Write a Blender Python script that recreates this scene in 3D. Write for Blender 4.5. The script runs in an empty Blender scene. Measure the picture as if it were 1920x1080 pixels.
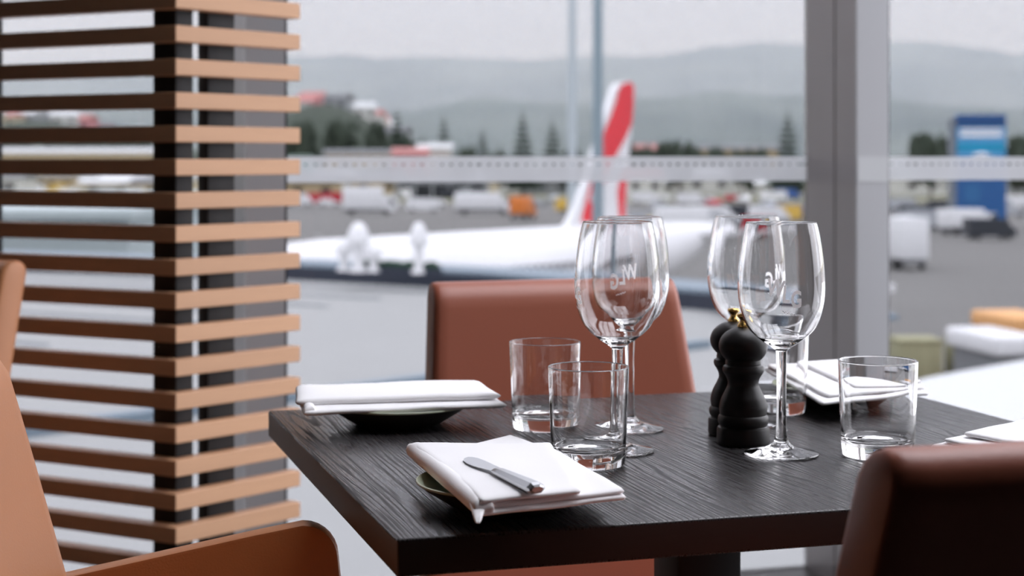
import bpy, bmesh, math, random
from mathutils import Vector, Matrix, noise
random.seed(7)
scene = bpy.context.scene
COL = scene.collection
PI = math.pi

# ------------------------------------------------------------------ camera
F = 3100.0          # focal length in pixels of the 1920 px wide frame
CX, HV = 960.0, 300.0   # principal column, horizon row
CAMZ = 1.05
cam_d = bpy.data.cameras.new('camera')
cam = bpy.data.objects.new('camera', cam_d)
COL.objects.link(cam)
scene.camera = cam
cam.location = (0, 0, CAMZ)
cam.rotation_euler = (PI / 2, 0, 0)
cam_d.sensor_width = 36.0
cam_d.lens = F / 1920 * 36.0
cam_d.shift_y = -(540 - HV) / 1920
cam_d.clip_start = 0.05
cam_d.clip_end = 12000
cam_d.dof.use_dof = True
cam_d.dof.focus_distance = 1.54
cam_d.dof.aperture_fstop = 6.5

# ------------------------------------------------------------------ world: overcast sky, brighter towards the zenith
SKY = 2.75
world = bpy.data.worlds.new('overcast')
scene.world = world
world.use_nodes = True
wn, wl = world.node_tree.nodes, world.node_tree.links
wn.clear()
w_out = wn.new('ShaderNodeOutputWorld')
w_bg = wn.new('ShaderNodeBackground')
w_tc = wn.new('ShaderNodeTexCoord')
w_sep = wn.new('ShaderNodeSeparateXYZ')
w_max = wn.new('ShaderNodeMath'); w_max.operation = 'MAXIMUM'; w_max.inputs[1].default_value = 0.0
w_mul = wn.new('ShaderNodeMath'); w_mul.operation = 'MULTIPLY_ADD'
w_mul.inputs[1].default_value = 2.0 * SKY; w_mul.inputs[2].default_value = SKY
w_ns = wn.new('ShaderNodeTexNoise'); w_ns.inputs['Scale'].default_value = 2.6; w_ns.inputs['Detail'].default_value = 3
w_map = wn.new('ShaderNodeMapping'); w_map.inputs['Scale'].default_value = (1, 1, 3)
w_cr = wn.new('ShaderNodeValToRGB')
w_cr.color_ramp.elements[0].position = 0.3; w_cr.color_ramp.elements[0].color = (0.915, 0.91, 1.0, 1)
w_cr.color_ramp.elements[1].position = 0.7; w_cr.color_ramp.elements[1].color = (0.98, 0.97, 1.03, 1)
wl.new(w_tc.outputs['Generated'], w_sep.inputs[0])
wl.new(w_sep.outputs['Z'], w_max.inputs[0])
wl.new(w_max.outputs[0], w_mul.inputs[0])
wl.new(w_tc.outputs['Generated'], w_map.inputs[0])
wl.new(w_map.outputs[0], w_ns.inputs['Vector'])
wl.new(w_ns.outputs['Fac'], w_cr.inputs[0])
wl.new(w_cr.outputs[0], w_bg.inputs['Color'])
wl.new(w_mul.outputs[0], w_bg.inputs['Strength'])
wl.new(w_bg.outputs[0], w_out.inputs['Surface'])

# ------------------------------------------------------------------ colour management
vs = scene.view_settings
vs.view_transform = 'Standard'; vs.look = 'None'; vs.gamma = 1.0; vs.exposure = 0.0
vs.use_curve_mapping = False
cy = scene.cycles
cy.max_bounces = 24; cy.transmission_bounces = 20; cy.transparent_max_bounces = 24
cy.glossy_bounces = 8; cy.diffuse_bounces = 6; cy.volume_bounces = 1
cy.sample_clamp_indirect = 6.0

# ------------------------------------------------------------------ helpers
def srgb(r, g, b):
    f = lambda c: (c / 255 / 12.92) if c / 255 <= 0.04045 else ((c / 255 + 0.055) / 1.055) ** 2.4
    return (f(r), f(g), f(b), 1.0)

def at(u, v, Y):
    return Vector(((u - CX) / F * Y, Y, CAMZ - (v - HV) / F * Y))

def on(u, v, z):
    """point of the horizontal plane z seen at pixel (u, v)"""
    Y = (CAMZ - z) * F / (v - HV)
    return Vector(((u - CX) / F * Y, Y, z))

def pmat(name, col, rough=0.5, metal=0.0, spec=0.5, trans=0.0, ior=1.5, bump=None, vary=None, coat=0.0, objrand=0.0):
    m = bpy.data.materials.new(name); m.use_nodes = True
    nt = m.node_tree; n = nt.nodes; l = nt.links
    b = n['Principled BSDF']
    if len(col) == 3: col = (*col, 1)
    b.inputs['Base Color'].default_value = col
    b.inputs['Roughness'].default_value = rough
    b.inputs['Metallic'].default_value = metal
    b.inputs['Specular IOR Level'].default_value = spec
    b.inputs['Transmission Weight'].default_value = trans
    b.inputs['IOR'].default_value = ior
    b.inputs['Coat Weight'].default_value = coat
    tc = None
    if bump or vary:
        tc = n.new('ShaderNodeTexCoord')
    if vary:      # (scale, amount, (sx,sy,sz))
        mp = n.new('ShaderNodeMapping'); mp.inputs['Scale'].default_value = vary[2] if len(vary) > 2 else (1, 1, 1)
        ns = n.new('ShaderNodeTexNoise'); ns.inputs['Scale'].default_value = vary[0]; ns.inputs['Detail'].default_value = 4
        hs = n.new('ShaderNodeMixRGB'); hs.blend_type = 'MIX'
        a = vary[1]
        hs.inputs[1].default_value = (*[c * (1 - a) for c in col[:3]], 1)
        hs.inputs[2].default_value = (*[min(1, c * (1 + a)) for c in col[:3]], 1)
        l.new(tc.outputs['Object'], mp.inputs[0]); l.new(mp.outputs[0], ns.inputs['Vector'])
        l.new(ns.outputs['Fac'], hs.inputs[0])
        last = hs.outputs[0]
        if objrand:
            oi = n.new('ShaderNodeObjectInfo')
            mr = n.new('ShaderNodeMapRange'); mr.inputs[3].default_value = 1 - objrand; mr.inputs[4].default_value = 1 + objrand
            hv = n.new('ShaderNodeHueSaturation'); hv.inputs['Saturation'].default_value = 1
            l.new(oi.outputs['Random'], mr.inputs[0]); l.new(mr.outputs[0], hv.inputs['Value'])
            l.new(last, hv.inputs['Color']); last = hv.outputs[0]
        l.new(last, b.inputs['Base Color'])
    if bump:      # (scale, strength, distance)
        ns = n.new('ShaderNodeTexNoise'); ns.inputs['Scale'].default_value = bump[0]; ns.inputs['Detail'].default_value = 3
        bp = n.new('ShaderNodeBump'); bp.inputs['Strength'].default_value = bump[1]; bp.inputs['Distance'].default_value = bump[2]
        l.new(tc.outputs['Object'], ns.inputs['Vector']); l.new(ns.outputs['Fac'], bp.inputs['Height'])
        l.new(bp.outputs[0], b.inputs['Normal'])
    return m

def tag(o, label=None, cat=None, group=None, kind=None):
    if label: o['label'] = label
    if cat: o['category'] = cat
    if group: o['group'] = group
    if kind: o['kind'] = kind
    return o

def empty(name, loc, rz=0.0):
    o = bpy.data.objects.new(name, None); COL.objects.link(o)
    o.location = loc; o.rotation_euler = (0, 0, rz); o.empty_display_size = 0.1
    return o

def link(name, me, mat=None, parent=None, loc=None, rz=None):
    o = bpy.data.objects.new(name, me); COL.objects.link(o)
    if mat and not me.materials: me.materials.append(mat)
    if parent: o.parent = parent
    if loc is not None: o.location = loc
    if rz is not None: o.rotation_euler = (0, 0, rz)
    return o

def from_bm(name, bm, mat, parent=None, smooth=False, loc=None, rz=None):
    bmesh.ops.recalc_face_normals(bm, faces=bm.faces)
    me = bpy.data.meshes.new(name); bm.to_mesh(me); bm.free()
    if smooth:
        for p in me.polygons: p.use_smooth = True
        if smooth != True:
            me.set_sharp_from_angle(angle=smooth)
    return link(name, me, mat, parent, loc, rz)

def mesh(name, v, f, mat, parent=None, smooth=False, loc=None, rz=None):
    bm = bmesh.new()
    vv = [bm.verts.new(p) for p in v]
    for q in f: bm.faces.new([vv[i] for i in q])
    return from_bm(name, bm, mat, parent, smooth, loc, rz)

def bm_box(x0, x1, y0, y1, z0, z1, bev=0.0, seg=2):
    bm = bmesh.new()
    bmesh.ops.create_cube(bm, size=1)
    for v in bm.verts:
        v.co = Vector((x0 + (v.co.x + .5) * (x1 - x0), y0 + (v.co.y + .5) * (y1 - y0), z0 + (v.co.z + .5) * (z1 - z0)))
    if bev > 0:
        bmesh.ops.bevel(bm, geom=bm.edges[:], offset=bev, segments=seg, profile=0.5, affect='EDGES')
    return bm

def box(name, x0, x1, y0, y1, z0, z1, mat, parent=None, bev=0.0, seg=2, loc=None, rz=None):
    return from_bm(name, bm_box(x0, x1, y0, y1, z0, z1, bev, seg), mat, parent, 0.6 if bev else False, loc, rz)

def bm_prism(poly, z0, z1, bev=0.0):
    bm = bmesh.new()
    a = [bm.verts.new((p[0], p[1], z0)) for p in poly]
    b = [bm.verts.new((p[0], p[1], z1)) for p in poly]
    k = len(poly)
    bm.faces.new(a[::-1]); bm.faces.new(b)
    for i in range(k): bm.faces.new((a[i], a[(i + 1) % k], b[(i + 1) % k], b[i]))
    bmesh.ops.recalc_face_normals(bm, faces=bm.faces)
    if bev: bmesh.ops.bevel(bm, geom=bm.edges[:], offset=bev, segments=2, profile=.5, affect='EDGES')
    return bm

def prism(name, poly, z0, z1, mat, parent=None, bev=0.0):
    return from_bm(name, bm_prism(poly, z0, z1, bev), mat, parent, 0.6 if bev else False)

def smooth_profile(pts, n=6):
    """Catmull-Rom through (r, z) points"""
    out = []
    P = [pts[0]] + list(pts) + [pts[-1]]
    for i in range(1, len(P) - 2):
        p0, p1, p2, p3 = P[i - 1], P[i], P[i + 1], P[i + 2]
        for k in range(n):
            t = k / n
            out.append(tuple(0.5 * (2 * b + (c - a) * t + (2 * a - 5 * b + 4 * c - d) * t * t + (3 * b - a - 3 * c + d) * t ** 3)
                             for a, b, c, d in zip(p0, p1, p2, p3)))
    out.append(tuple(pts[-1]))
    return out

def bm_lathe(prof, seg=64):
    bm = bmesh.new(); rings = []
    for r, z in prof:
        if r < 1e-6: rings.append([bm.verts.new((0, 0, z))])
        else: rings.append([bm.verts.new((r * math.cos(2 * PI * i / seg), r * math.sin(2 * PI * i / seg), z)) for i in range(seg)])
    for a, b in zip(rings, rings[1:]):
        if len(a) == 1 and len(b) == 1: continue
        for i in range(seg):
            j = (i + 1) % seg
            if len(a) == 1: bm.faces.new((a[0], b[j], b[i]))
            elif len(b) == 1: bm.faces.new((a[i], a[j], b[0]))
            else: bm.faces.new((a[i], a[j], b[j], b[i]))
    return bm

def lathe(name, prof, mat, parent=None, seg=64, smooth=0.7, loc=None):
    return from_bm(name, bm_lathe(prof, seg), mat, parent, smooth, loc)

def loft(name, rings, mat, parent=None, smooth=0.7, cap=True):
    bm = bmesh.new()
    R = [[bm.verts.new(p) for p in r] for r in rings]
    k = len(rings[0])
    for a, b in zip(R, R[1:]):
        for i in range(k): bm.faces.new((a[i], a[(i + 1) % k], b[(i + 1) % k], b[i]))
    if cap:
        bm.faces.new(R[0][::-1]); bm.faces.new(R[-1])
    return from_bm(name, bm, mat, parent, smooth)

# ------------------------------------------------------------------ materials
M = {}
M['slat'] = pmat('oak_slat', srgb(198, 153, 117), .5, vary=(9, .10, (1, 1, 14)), objrand=.06)
M['black'] = pmat('black_post', (.006, .006, .007), .6)
M['alu'] = pmat('bronze_aluminium', srgb(150, 144, 143), .38, metal=.55)
M['alu_light'] = pmat('pale_aluminium', srgb(176, 177, 180), .4, metal=.45)
M['gasket'] = pmat('gasket', (.012, .012, .013), .7)
M['leather_red'] = pmat('leather_russet', srgb(150, 84, 62), .42, bump=(420, .12, .002), vary=(5, .06))
M['leather_tan'] = pmat('leather_tan', srgb(180, 118, 74), .42, bump=(420, .12, .002), vary=(5, .06))
M['leather_brown'] = pmat('leather_brown', srgb(178, 118, 76), .45, bump=(420, .12, .002), vary=(5, .06))
M['thread'] = pmat('thread', srgb(205, 150, 95), .7)
M['seam'] = pmat('seam', srgb(52, 28, 16), .8)
M['black_wood'] = pmat('black_mill_wood', (.008, .0065, .006), .42, spec=.35, vary=(60, .2))
M['brass'] = pmat('brass', (.78, .50, .16), .22, metal=1.0)
M['steel'] = pmat('steel', (.56, .57, .59), .30, metal=1.0)
M['napkin'] = pmat('linen', (.93, .92, .925), .85, spec=.2, bump=(900, .12, .001))
M['glaze'] = pmat('pale_glaze', srgb(176, 182, 158), .35, vary=(80, .12))
M['stone'] = pmat('dark_stoneware', srgb(58, 52, 48), .55, vary=(50, .2))
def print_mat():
    m = bpy.data.materials.new('brightened_white_print'); m.use_nodes = True
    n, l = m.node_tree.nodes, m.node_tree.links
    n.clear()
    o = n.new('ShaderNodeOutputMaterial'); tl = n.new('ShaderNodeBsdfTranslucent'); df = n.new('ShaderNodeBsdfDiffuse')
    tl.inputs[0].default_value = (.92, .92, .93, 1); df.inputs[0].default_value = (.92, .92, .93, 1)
    mx = n.new('ShaderNodeAddShader')  # lobes summed: print returns more light than it receives, so it looks brighter
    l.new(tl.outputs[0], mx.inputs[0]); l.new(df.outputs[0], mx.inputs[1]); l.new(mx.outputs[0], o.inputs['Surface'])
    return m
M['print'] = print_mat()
M['floor'] = pmat('floor', srgb(42, 36, 33), .45, vary=(3, .2, (1, 8, 1)))
M['wall'] = pmat('wall', srgb(44, 41, 40), .8)
M['ceil'] = pmat('ceiling', srgb(84, 80, 78), .9)
M['white'] = pmat('white_paint', (.82, .83, .84), .45)

def glass_mat(name, tint=(1, 1, 1, 1)):
    m = bpy.data.materials.new(name); m.use_nodes = True
    n, l = m.node_tree.nodes, m.node_tree.links
    n.clear()
    o = n.new('ShaderNodeOutputMaterial'); g = n.new('ShaderNodeBsdfGlass')
    g.inputs['IOR'].default_value = 1.5; g.inputs['Roughness'].default_value = 0.0; g.inputs['Color'].default_value = tint
    l.new(g.outputs[0], o.inputs['Surface'])
    return m
M['glass'] = glass_mat('clear_glass', (.985, .985, .985, 1))

def pane_mat(name, tint):
    m = bpy.data.materials.new(name); m.use_nodes = True
    n, l = m.node_tree.nodes, m.node_tree.links
    n.clear()
    o = n.new('ShaderNodeOutputMaterial'); t = n.new('ShaderNodeBsdfTransparent'); t.inputs[0].default_value = tint
    g = n.new('ShaderNodeBsdfGlossy'); g.inputs['Roughness'].default_value = 0.0
    fr = n.new('ShaderNodeFresnel'); fr.inputs[0].default_value = 1.25
    mx = n.new('ShaderNodeMixShader')
    l.new(fr.outputs[0], mx.inputs[0]); l.new(t.outputs[0], mx.inputs[1]); l.new(g.outputs[0], mx.inputs[2])
    l.new(mx.outputs[0], o.inputs['Surface'])
    return m
M['pane'] = pane_mat('window_pane', (.985, .99, .99, 1))
M['tint'] = pane_mat('dimming_pane', (.494, .498, .507, 1))  # tint made up to dim the view outside against the brighter room

def film_mat():
    m = bpy.data.materials.new('frosted_film'); m.use_nodes = True
    n, l = m.node_tree.nodes, m.node_tree.links
    n.clear()
    o = n.new('ShaderNodeOutputMaterial')
    tr = n.new('ShaderNodeBsdfTransparent'); tl = n.new('ShaderNodeBsdfTranslucent'); df = n.new('ShaderNodeBsdfDiffuse')
    tl.inputs[0].default_value = (.95, .96, .98, 1); df.inputs[0].default_value = (.85, .86, .88, 1)
    m1 = n.new('ShaderNodeMixShader'); m1.inputs[0].default_value = .2
    m2 = n.new('ShaderNodeMixShader'); m2.inputs[0].default_value = .88
    l.new(tl.outputs[0], m1.inputs[1]); l.new(df.outputs[0], m1.inputs[2])
    l.new(tr.outputs[0], m2.inputs[1]); l.new(m1.outputs[0], m2.inputs[2])
    l.new(m2.outputs[0], o.inputs['Surface'])
    return m
M['film'] = film_mat()

def table_wood():
    m = bpy.data.materials.new('black_stained_oak'); m.use_nodes = True
    nt = m.node_tree; n = nt.nodes; l = nt.links; b = n['Principled BSDF']
    tc = n.new('ShaderNodeTexCoord')
    mp = n.new('ShaderNodeMapping'); mp.inputs['Scale'].default_value = (1, .07, 1)
    l.new(tc.outputs['Object'], mp.inputs[0])
    # slow wander of the growth rings, cathedral arches where it turns
    ns = n.new('ShaderNodeTexNoise'); ns.inputs['Scale'].default_value = 9; ns.inputs['Detail'].default_value = 2
    l.new(mp.outputs[0], ns.inputs['Vector'])
    ad = n.new('ShaderNodeVectorMath'); ad.operation = 'MULTIPLY_ADD'
    ad.inputs[1].default_value = (.13, 0, 0)
    l.new(ns.outputs['Color'], ad.inputs[0]); l.new(mp.outputs[0], ad.inputs[2])
    wv = n.new('ShaderNodeTexWave'); wv.wave_type = 'BANDS'; wv.bands_direction = 'X'
    wv.inputs['Scale'].default_value = 66; wv.inputs['Distortion'].default_value = 1.6
    wv.inputs['Detail'].default_value = 2; wv.inputs['Detail Scale'].default_value = 3
    l.new(ad.outputs[0], wv.inputs['Vector'])
    # fine pores, short strokes along the grain
    mp2 = n.new('ShaderNodeMapping'); mp2.inputs['Scale'].default_value = (420, 9, 9)
    l.new(tc.outputs['Object'], mp2.inputs[0])
    n2 = n.new('ShaderNodeTexNoise'); n2.inputs['Scale'].default_value = 1; n2.inputs['Detail'].default_value = 2
    l.new(mp2.outputs[0], n2.inputs['Vector'])
    r1 = n.new('ShaderNodeValToRGB'); r1.color_ramp.elements[0].position = .03; r1.color_ramp.elements[1].position = .24
    l.new(wv.outputs['Fac'], r1.inputs[0])
    r2 = n.new('ShaderNodeValToRGB'); r2.color_ramp.elements[0].position = .30; r2.color_ramp.elements[1].position = .50
    l.new(n2.outputs['Fac'], r2.inputs[0])
    mul = n.new('ShaderNodeMath'); mul.operation = 'MULTIPLY'
    l.new(r1.outputs[0], mul.inputs[0]); l.new(r2.outputs[0], mul.inputs[1])
    mxh = n.new('ShaderNodeMath'); mxh.operation = 'MULTIPLY_ADD'; mxh.inputs[1].default_value = .10
    l.new(r2.outputs[0], mxh.inputs[0]); l.new(r1.outputs[0], mxh.inputs[2])
    bp = n.new('ShaderNodeBump'); bp.inputs['Strength'].default_value = .12; bp.inputs['Distance'].default_value = .0004
    l.new(mxh.outputs[0], bp.inputs['Height']); l.new(bp.outputs[0], b.inputs['Normal'])
    cr = n.new('ShaderNodeValToRGB')
    cr.color_ramp.elements[0].color = (.004, .0035, .0035, 1); cr.color_ramp.elements[1].color = (.020, .016, .0165, 1)
    l.new(mul.outputs[0], cr.inputs[0]); l.new(cr.outputs[0], b.inputs['Base Color'])
    rr = n.new('ShaderNodeMapRange'); rr.inputs[3].default_value = .55; rr.inputs[4].default_value = .27
    l.new(mul.outputs[0], rr.inputs[0]); l.new(rr.outputs[0], b.inputs['Roughness'])
    b.inputs['Specular IOR Level'].default_value = .5
    return m
M['table'] = table_wood()

# ------------------------------------------------------------------ room frame: N along the window wall, S towards the outside
N2 = Vector((.958, .2865)).normalized()
S2 = Vector((-N2.y, N2.x))
YAW = math.atan2(N2.y, N2.x)
O2 = Vector((-.496, 3.60))
def RP(t, s): return O2 + N2 * t + S2 * s
room = dict(loc=(O2.x, O2.y, 0), rz=YAW)
T0, T1, S0 = -3.4, 2.45, -7.0
CEIL = 3.3
def rbox(name, t0, t1, s0, s1, z0, z1, mat, parent=None, bev=0.0, kind='structure'):
    """box in room axes"""
    o = from_bm(name, bm_box(t0, t1, s0, s1, z0, z1, bev), mat, parent, .6 if bev else False)
    if parent is None:
        o.location = room['loc']; o.rotation_euler = (0, 0, YAW); o['kind'] = kind
    return o
def rempty(name):
    o = empty(name, room['loc'], YAW); o['kind'] = 'structure'
    return o

rbox('floor', T0, T1, S0, .30, -.12, 0, M['floor'])
rbox('wall_back', T0, T1, S0 - .15, S0, 0, CEIL, M['wall'])
rbox('wall_left', T0 - .15, T0, S0, .30, 0, CEIL, M['wall'])
# ceiling round an unseen glazed rooflight, added to light the tables
L0, L1, K0, K1 = .25, 2.3, -3.05, -.4
ce = rempty('ceiling')
rbox('panel', T0 - .15, L0, S0, .30, CEIL, CEIL + .2, M['ceil'], ce)
rbox('panel', L1, T1, S0, .30, CEIL, CEIL + .2, M['ceil'], ce)
rbox('panel', L0, L1, S0, K0, CEIL, CEIL + .2, M['ceil'], ce)
rbox('panel', L0, L1, K1, .30, CEIL, CEIL + .2, M['ceil'], ce)
sk = rempty('added_rooflight')
for k in range(4):
    t = L0 + (L1 - L0) * k / 3
    rbox('glazing_bar', t - .03, t + .03, K0, K1, CEIL + .05, CEIL + .17, M['alu_light'], sk)
for k in range(3):
    a = L0 + (L1 - L0) * k / 3; b = L0 + (L1 - L0) * (k + 1) / 3
    rbox('pane', a + .03, b - .03, K0, K1, CEIL + .10, CEIL + .112, M['pane'], sk)
# window wall ahead
MW, MD, PITCH = .084, .275, 1.470
GS = .262
w1 = rempty('window_1')
ts = [-PITCH, 0, PITCH]
for t in ts:
    p = rbox('mullion', t - MW, t, .112, MD, 0, CEIL, M['alu'], w1)
    q = rbox('mullion', t - MW, t, 0, .105, 0, CEIL, M['alu'], w1)
    g = rbox('gasket', t - MW + .004, t - .004, .100, .116, 0, CEIL, M['gasket'], w1)
    c = rbox('mullion_cover', t - MW - .0005, t + .0005, -.006, .0005, 0, CEIL, M['alu_light'], w1)
    e = rbox('gasket', t + .0005, t + .007, .002, .012, 0, CEIL, M['gasket'], w1)
rbox('wall_front', T0, -PITCH - MW, 0, .27, 0, CEIL, M['wall'])  # unseen stretch kept solid instead of glazed, to cut light from the left
for a, b in zip(ts, ts[1:] + [T1]):
    x0 = a
    x1 = b - MW if b != T1 else T1
    if x1 - x0 < .05: continue
    rbox('pane', x0, x1, GS, GS + .012, 0, CEIL, M['tint'], w1)
rbox('head_rail', T0, T1, 0, MD, CEIL - .12, CEIL, M['alu'], w1)
# frosted safety strip on the panes, two bands with a dashed row between them
def film(t0, t1):
    zt = lambda v: CAMZ - (v - HV) / F * (3.86)
    y = GS - .002
    bm = bmesh.new()
    def q(a, b, z0, z1):
        vs_ = [bm.verts.new(p) for p in ((a, y, z0), (b, y, z0), (b, y, z1), (a, y, z1))]
        bm.faces.new(vs_)
    za, zb, zc, zd = CAMZ + .0085, CAMZ - .0085, CAMZ - .0135, CAMZ - .0530
    q(t0, t1, zb, za); q(t0, t1, zd, zc)
    x = t0; rnd = random.Random(3)
    while x < t1 - .03:
        w = .013 + .006 * rnd.random()
        q(x, x + w, zc, zb)
        x += .0235
    bmesh.ops.remove_doubles(bm, verts=bm.verts, dist=1e-6)
    o = from_bm('pale_strip', bm, M['film'], w1)
    return o
film(0, PITCH - MW); film(PITCH, T1)
rbox('pale_strip', PITCH - MW, PITCH, -.0075, -.0065, CAMZ - .053, CAMZ + .0085, pmat('strip_on_cover', srgb(184, 186, 188), .5), w1)  # opaque lighter strip added to imitate a faint film band across the cover
# glazed wall on the window side of the room
w2 = rempty('window_2')
for k in range(3):
    s = -.15 - k * 1.4
    rbox('mullion', T1, T1 + .2, s - .07, s, 0, CEIL, M['alu'], w2)
    if k < 2: rbox('pane', T1 + .1, T1 + .112, s - 1.4, s - .07, 0, CEIL, M['pane'], w2)
rbox('wall_right', T1, T1 + .2, S0, -3.02, 0, CEIL, M['wall'])
rbox('head_rail', T1, T1 + .2, -3.02, .3, CEIL - .12, CEIL, M['alu'], w2)

# ------------------------------------------------------------------ slat screen
Cn = Vector((-.610, 3.0))
RD = Vector((.647, .763)).normalized(); LD = Vector((-.885, .467)).normalized()
scr = empty('slat_screen', (Cn.x, Cn.y, 0))
tag(scr, 'corner screen of horizontal oak slats on black posts before the window', 'screen')
def inn(d, s):   # inward normal (away from camera)
    p = Vector((-d.y, d.x)) * s
    return p if p.y > 0 else -p
TH = .030
nr, nl = inn(RD, 1), inn(LD, 1)
# inner mitre point: nr.x = TH, nl.x = TH
det = nr.x * nl.y - nr.y * nl.x
Ci = Vector(((TH * nl.y - TH * nr.y) / det, (nr.x * TH - nl.x * TH) / det))
RL, LL = .3035, .62
z_step, z_h = 62.9 * 3 / F, 31.0 * 3 / F
polyR = [Vector((0, 0)), RD * RL, RD * RL + nr * TH, Ci]
polyL = [Vector((0, 0)), Ci, LD * LL + nl * TH, LD * LL]
mr = ml = None
z0 = CAMZ - (46.7 - HV) / F * 3
for k in range(-14, 21):
    zt = z0 - k * z_step
    if zt - z_h < 0.01: continue
    if mr is None:
        a = from_bm('slat', bm_prism([p * 1.0 for p in polyR], -z_h, 0, .0012), M['slat'], scr); mr = a.data
        b = from_bm('slat', bm_prism([p * 1.0 for p in polyL], -z_h, 0, .0012), M['slat'], scr); ml = b.data
    else:
        a = link('slat', mr, None, scr); b = link('slat', ml, None, scr)
    a.location = (0, 0, zt); b.location = (0, 0, zt)
PZ = z0 + 14 * z_step
def along(d, nn, u, off):
    """point on the line (offset off behind the face d) seen in pixel column u, relative to Cn"""
    k = (u - CX) / F; p = Cn + nn * off
    q = (k * p.y - p.x) / (d.x - k * d.y)
    return nn * off + d * q
off = TH + .0005
pa, pb = along(LD, nl, 287, off), along(RD, nr, 362, off)
Cq = Ci * (off / TH)
prism('post', [Cq, pb, pb + (pa - Cq), pa], 0, PZ, M['black'], scr, .001)
def flat_post(d, nn, u0, u1, th):
    a, b = along(d, nn, u0, off), along(d, nn, u1, off)
    prism('post', [a, b, b + nn * th, a + nn * th], 0, PZ, M['black'], scr, .001)
flat_post(RD, nr, 390, 440, .03)
flat_post(LD, nl, -16, -70, .03)

# ------------------------------------------------------------------ table
TA = on(743, 1010, .75); TB = on(503, 770, .75)
TW, TD = .81, .70
TCEN = Vector((TB.x, TB.y)) + N2 * (TW / 2) - S2 * (TD / 2)
tab = empty('dining_table', (TCEN.x, TCEN.y, 0), YAW)
tag(tab, 'square black-stained oak dining table with visible grain set for four', 'table')
top = box('tabletop', -TW / 2, TW / 2, -TD / 2, TD / 2, .719, .75, M['table'], tab, bev=.0026, seg=4)
top.data.materials.append(pmat('stained_edge', (.014, .0095, .0085), .45, vary=(30, .25, (1, 1, 12))))
for p in top.data.polygons:
    if abs(p.normal.z) < .05: p.material_index = 1
box('column', -.036, .036, -.036, .036, .012, .719, M['black'], tab, bev=.004)
box('base_plate', -.165, .165, -.165, .165, 0, .012, M['black'], tab, bev=.003)
box('mounting_plate', -.15, .15, -.15, .15, .711, .7195, M['black'], tab, bev=.001)
ZT = .75

# ------------------------------------------------------------------ chairs
def bm_slab(w, h, thk, lean, taper, curve, nu=16, nv=16, rnd=.009, rndz=.026, corner=.005, bow=0.0):
    """Upholstered panel with flat sides and rounded arrises. local: y across, z up from 0, front is +x"""
    bm = bmesh.new()
    def pt(a, b, side):
        ww = w / 2 * (1 - taper * b)
        y = a * ww; z = b * h
        ex = 1 - min(1, (1 - abs(a)) * ww / rnd); ez = 1 - min(1, (1 - b) * h / rndz)
        t = thk / 2 - rnd * (1 - math.sqrt(max(0, 1 - ex * ex))) - rndz * (1 - math.sqrt(max(0, 1 - ez * ez)))
        t = max(t, .0008)
        cx = max(0, abs(y) - (ww - corner)); cz = max(0, z - (h - corner))
        if cx > 0 and cz > 0:
            k = max(cx, cz) / math.hypot(cx, cz)
            y = math.copysign((ww - corner) + cx * k, y); z = (h - corner) + cz * k
        x = -lean * z - curve * z * z + bow * (a * a) * (1 - .6 * b)
        return Vector((x + side * t, y, z))
    A = [math.copysign(1 - (1 - abs(s_)) ** 2.2, s_) for s_ in [i / nu * 2 - 1 for i in range(nu + 1)]]
    B = [1 - (1 - i / nv) ** 2.2 for i in range(nv + 1)]
    fr = [[bm.verts.new(pt(a, b, 1)) for a in A] for b in B]
    bk = [[bm.verts.new(pt(a, b, -1)) for a in A] for b in B]
    for g, flip in ((fr, 0), (bk, 1)):
        for i in range(nv):
            for j in range(nu):
                q = (g[i][j], g[i][j + 1], g[i + 1][j + 1], g[i + 1][j])
                bm.faces.new(q[::-1] if flip else q)
    def wall(p, q):
        for k in range(len(p) - 1): bm.faces.new((p[k], q[k], q[k + 1], p[k + 1]))
    wall(fr[0], bk[0]); wall(bk[-1], fr[-1])
    wall([r[0] for r in bk], [r[0] for r in fr]); wall([r[-1] for r in fr], [r[-1] for r in bk])
    bmesh.ops.remove_doubles(bm, verts=bm.verts, dist=1e-5)
    return bm

BH = .876
def arm_bm(side, seat_z=.44, thk=.026):
    """side panel that is the arm: outline in x-z, thickness in y"""
    xb = lambda z: -.205 - .20 * (z - .44)
    out = [(xb(.40), .40), (xb(.645), .648)]
    for i in range(1, 6):
        t = i / 6; out.append((xb(.645) + t * (-.015 - xb(.645)), .648 + .046 * t))
    r = .035; cx_, cz_ = -.005, .694 - r + .001
    for i in range(8):
        a = PI / 2 - i / 7 * PI / 2 * .98
        out.append((cx_ + r * math.cos(a), cz_ + r * math.sin(a)))
    out += [(.042, .55), (.060, .40)]
    bm = bmesh.new()
    y0 = side * .232
    a = [bm.verts.new((p[0], y0 - thk / 2, p[1])) for p in out]
    b = [bm.verts.new((p[0], y0 + thk / 2, p[1])) for p in out]
    n_ = len(out)
    bm.faces.new(a); bm.faces.new(b[::-1])
    for i in range(n_): bm.faces.new((a[i], b[i], b[(i + 1) % n_], a[(i + 1) % n_]))
    bmesh.ops.recalc_face_normals(bm, faces=bm.faces)
    bmesh.ops.bevel(bm, geom=[e for e in bm.edges if e.calc_face_angle(0) > .9 and abs(e.verts[0].co.y - e.verts[1].co.y) < 1e-6], offset=.004, segments=2, profile=.5, affect='EDGES')
    return bm, out, y0

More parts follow.
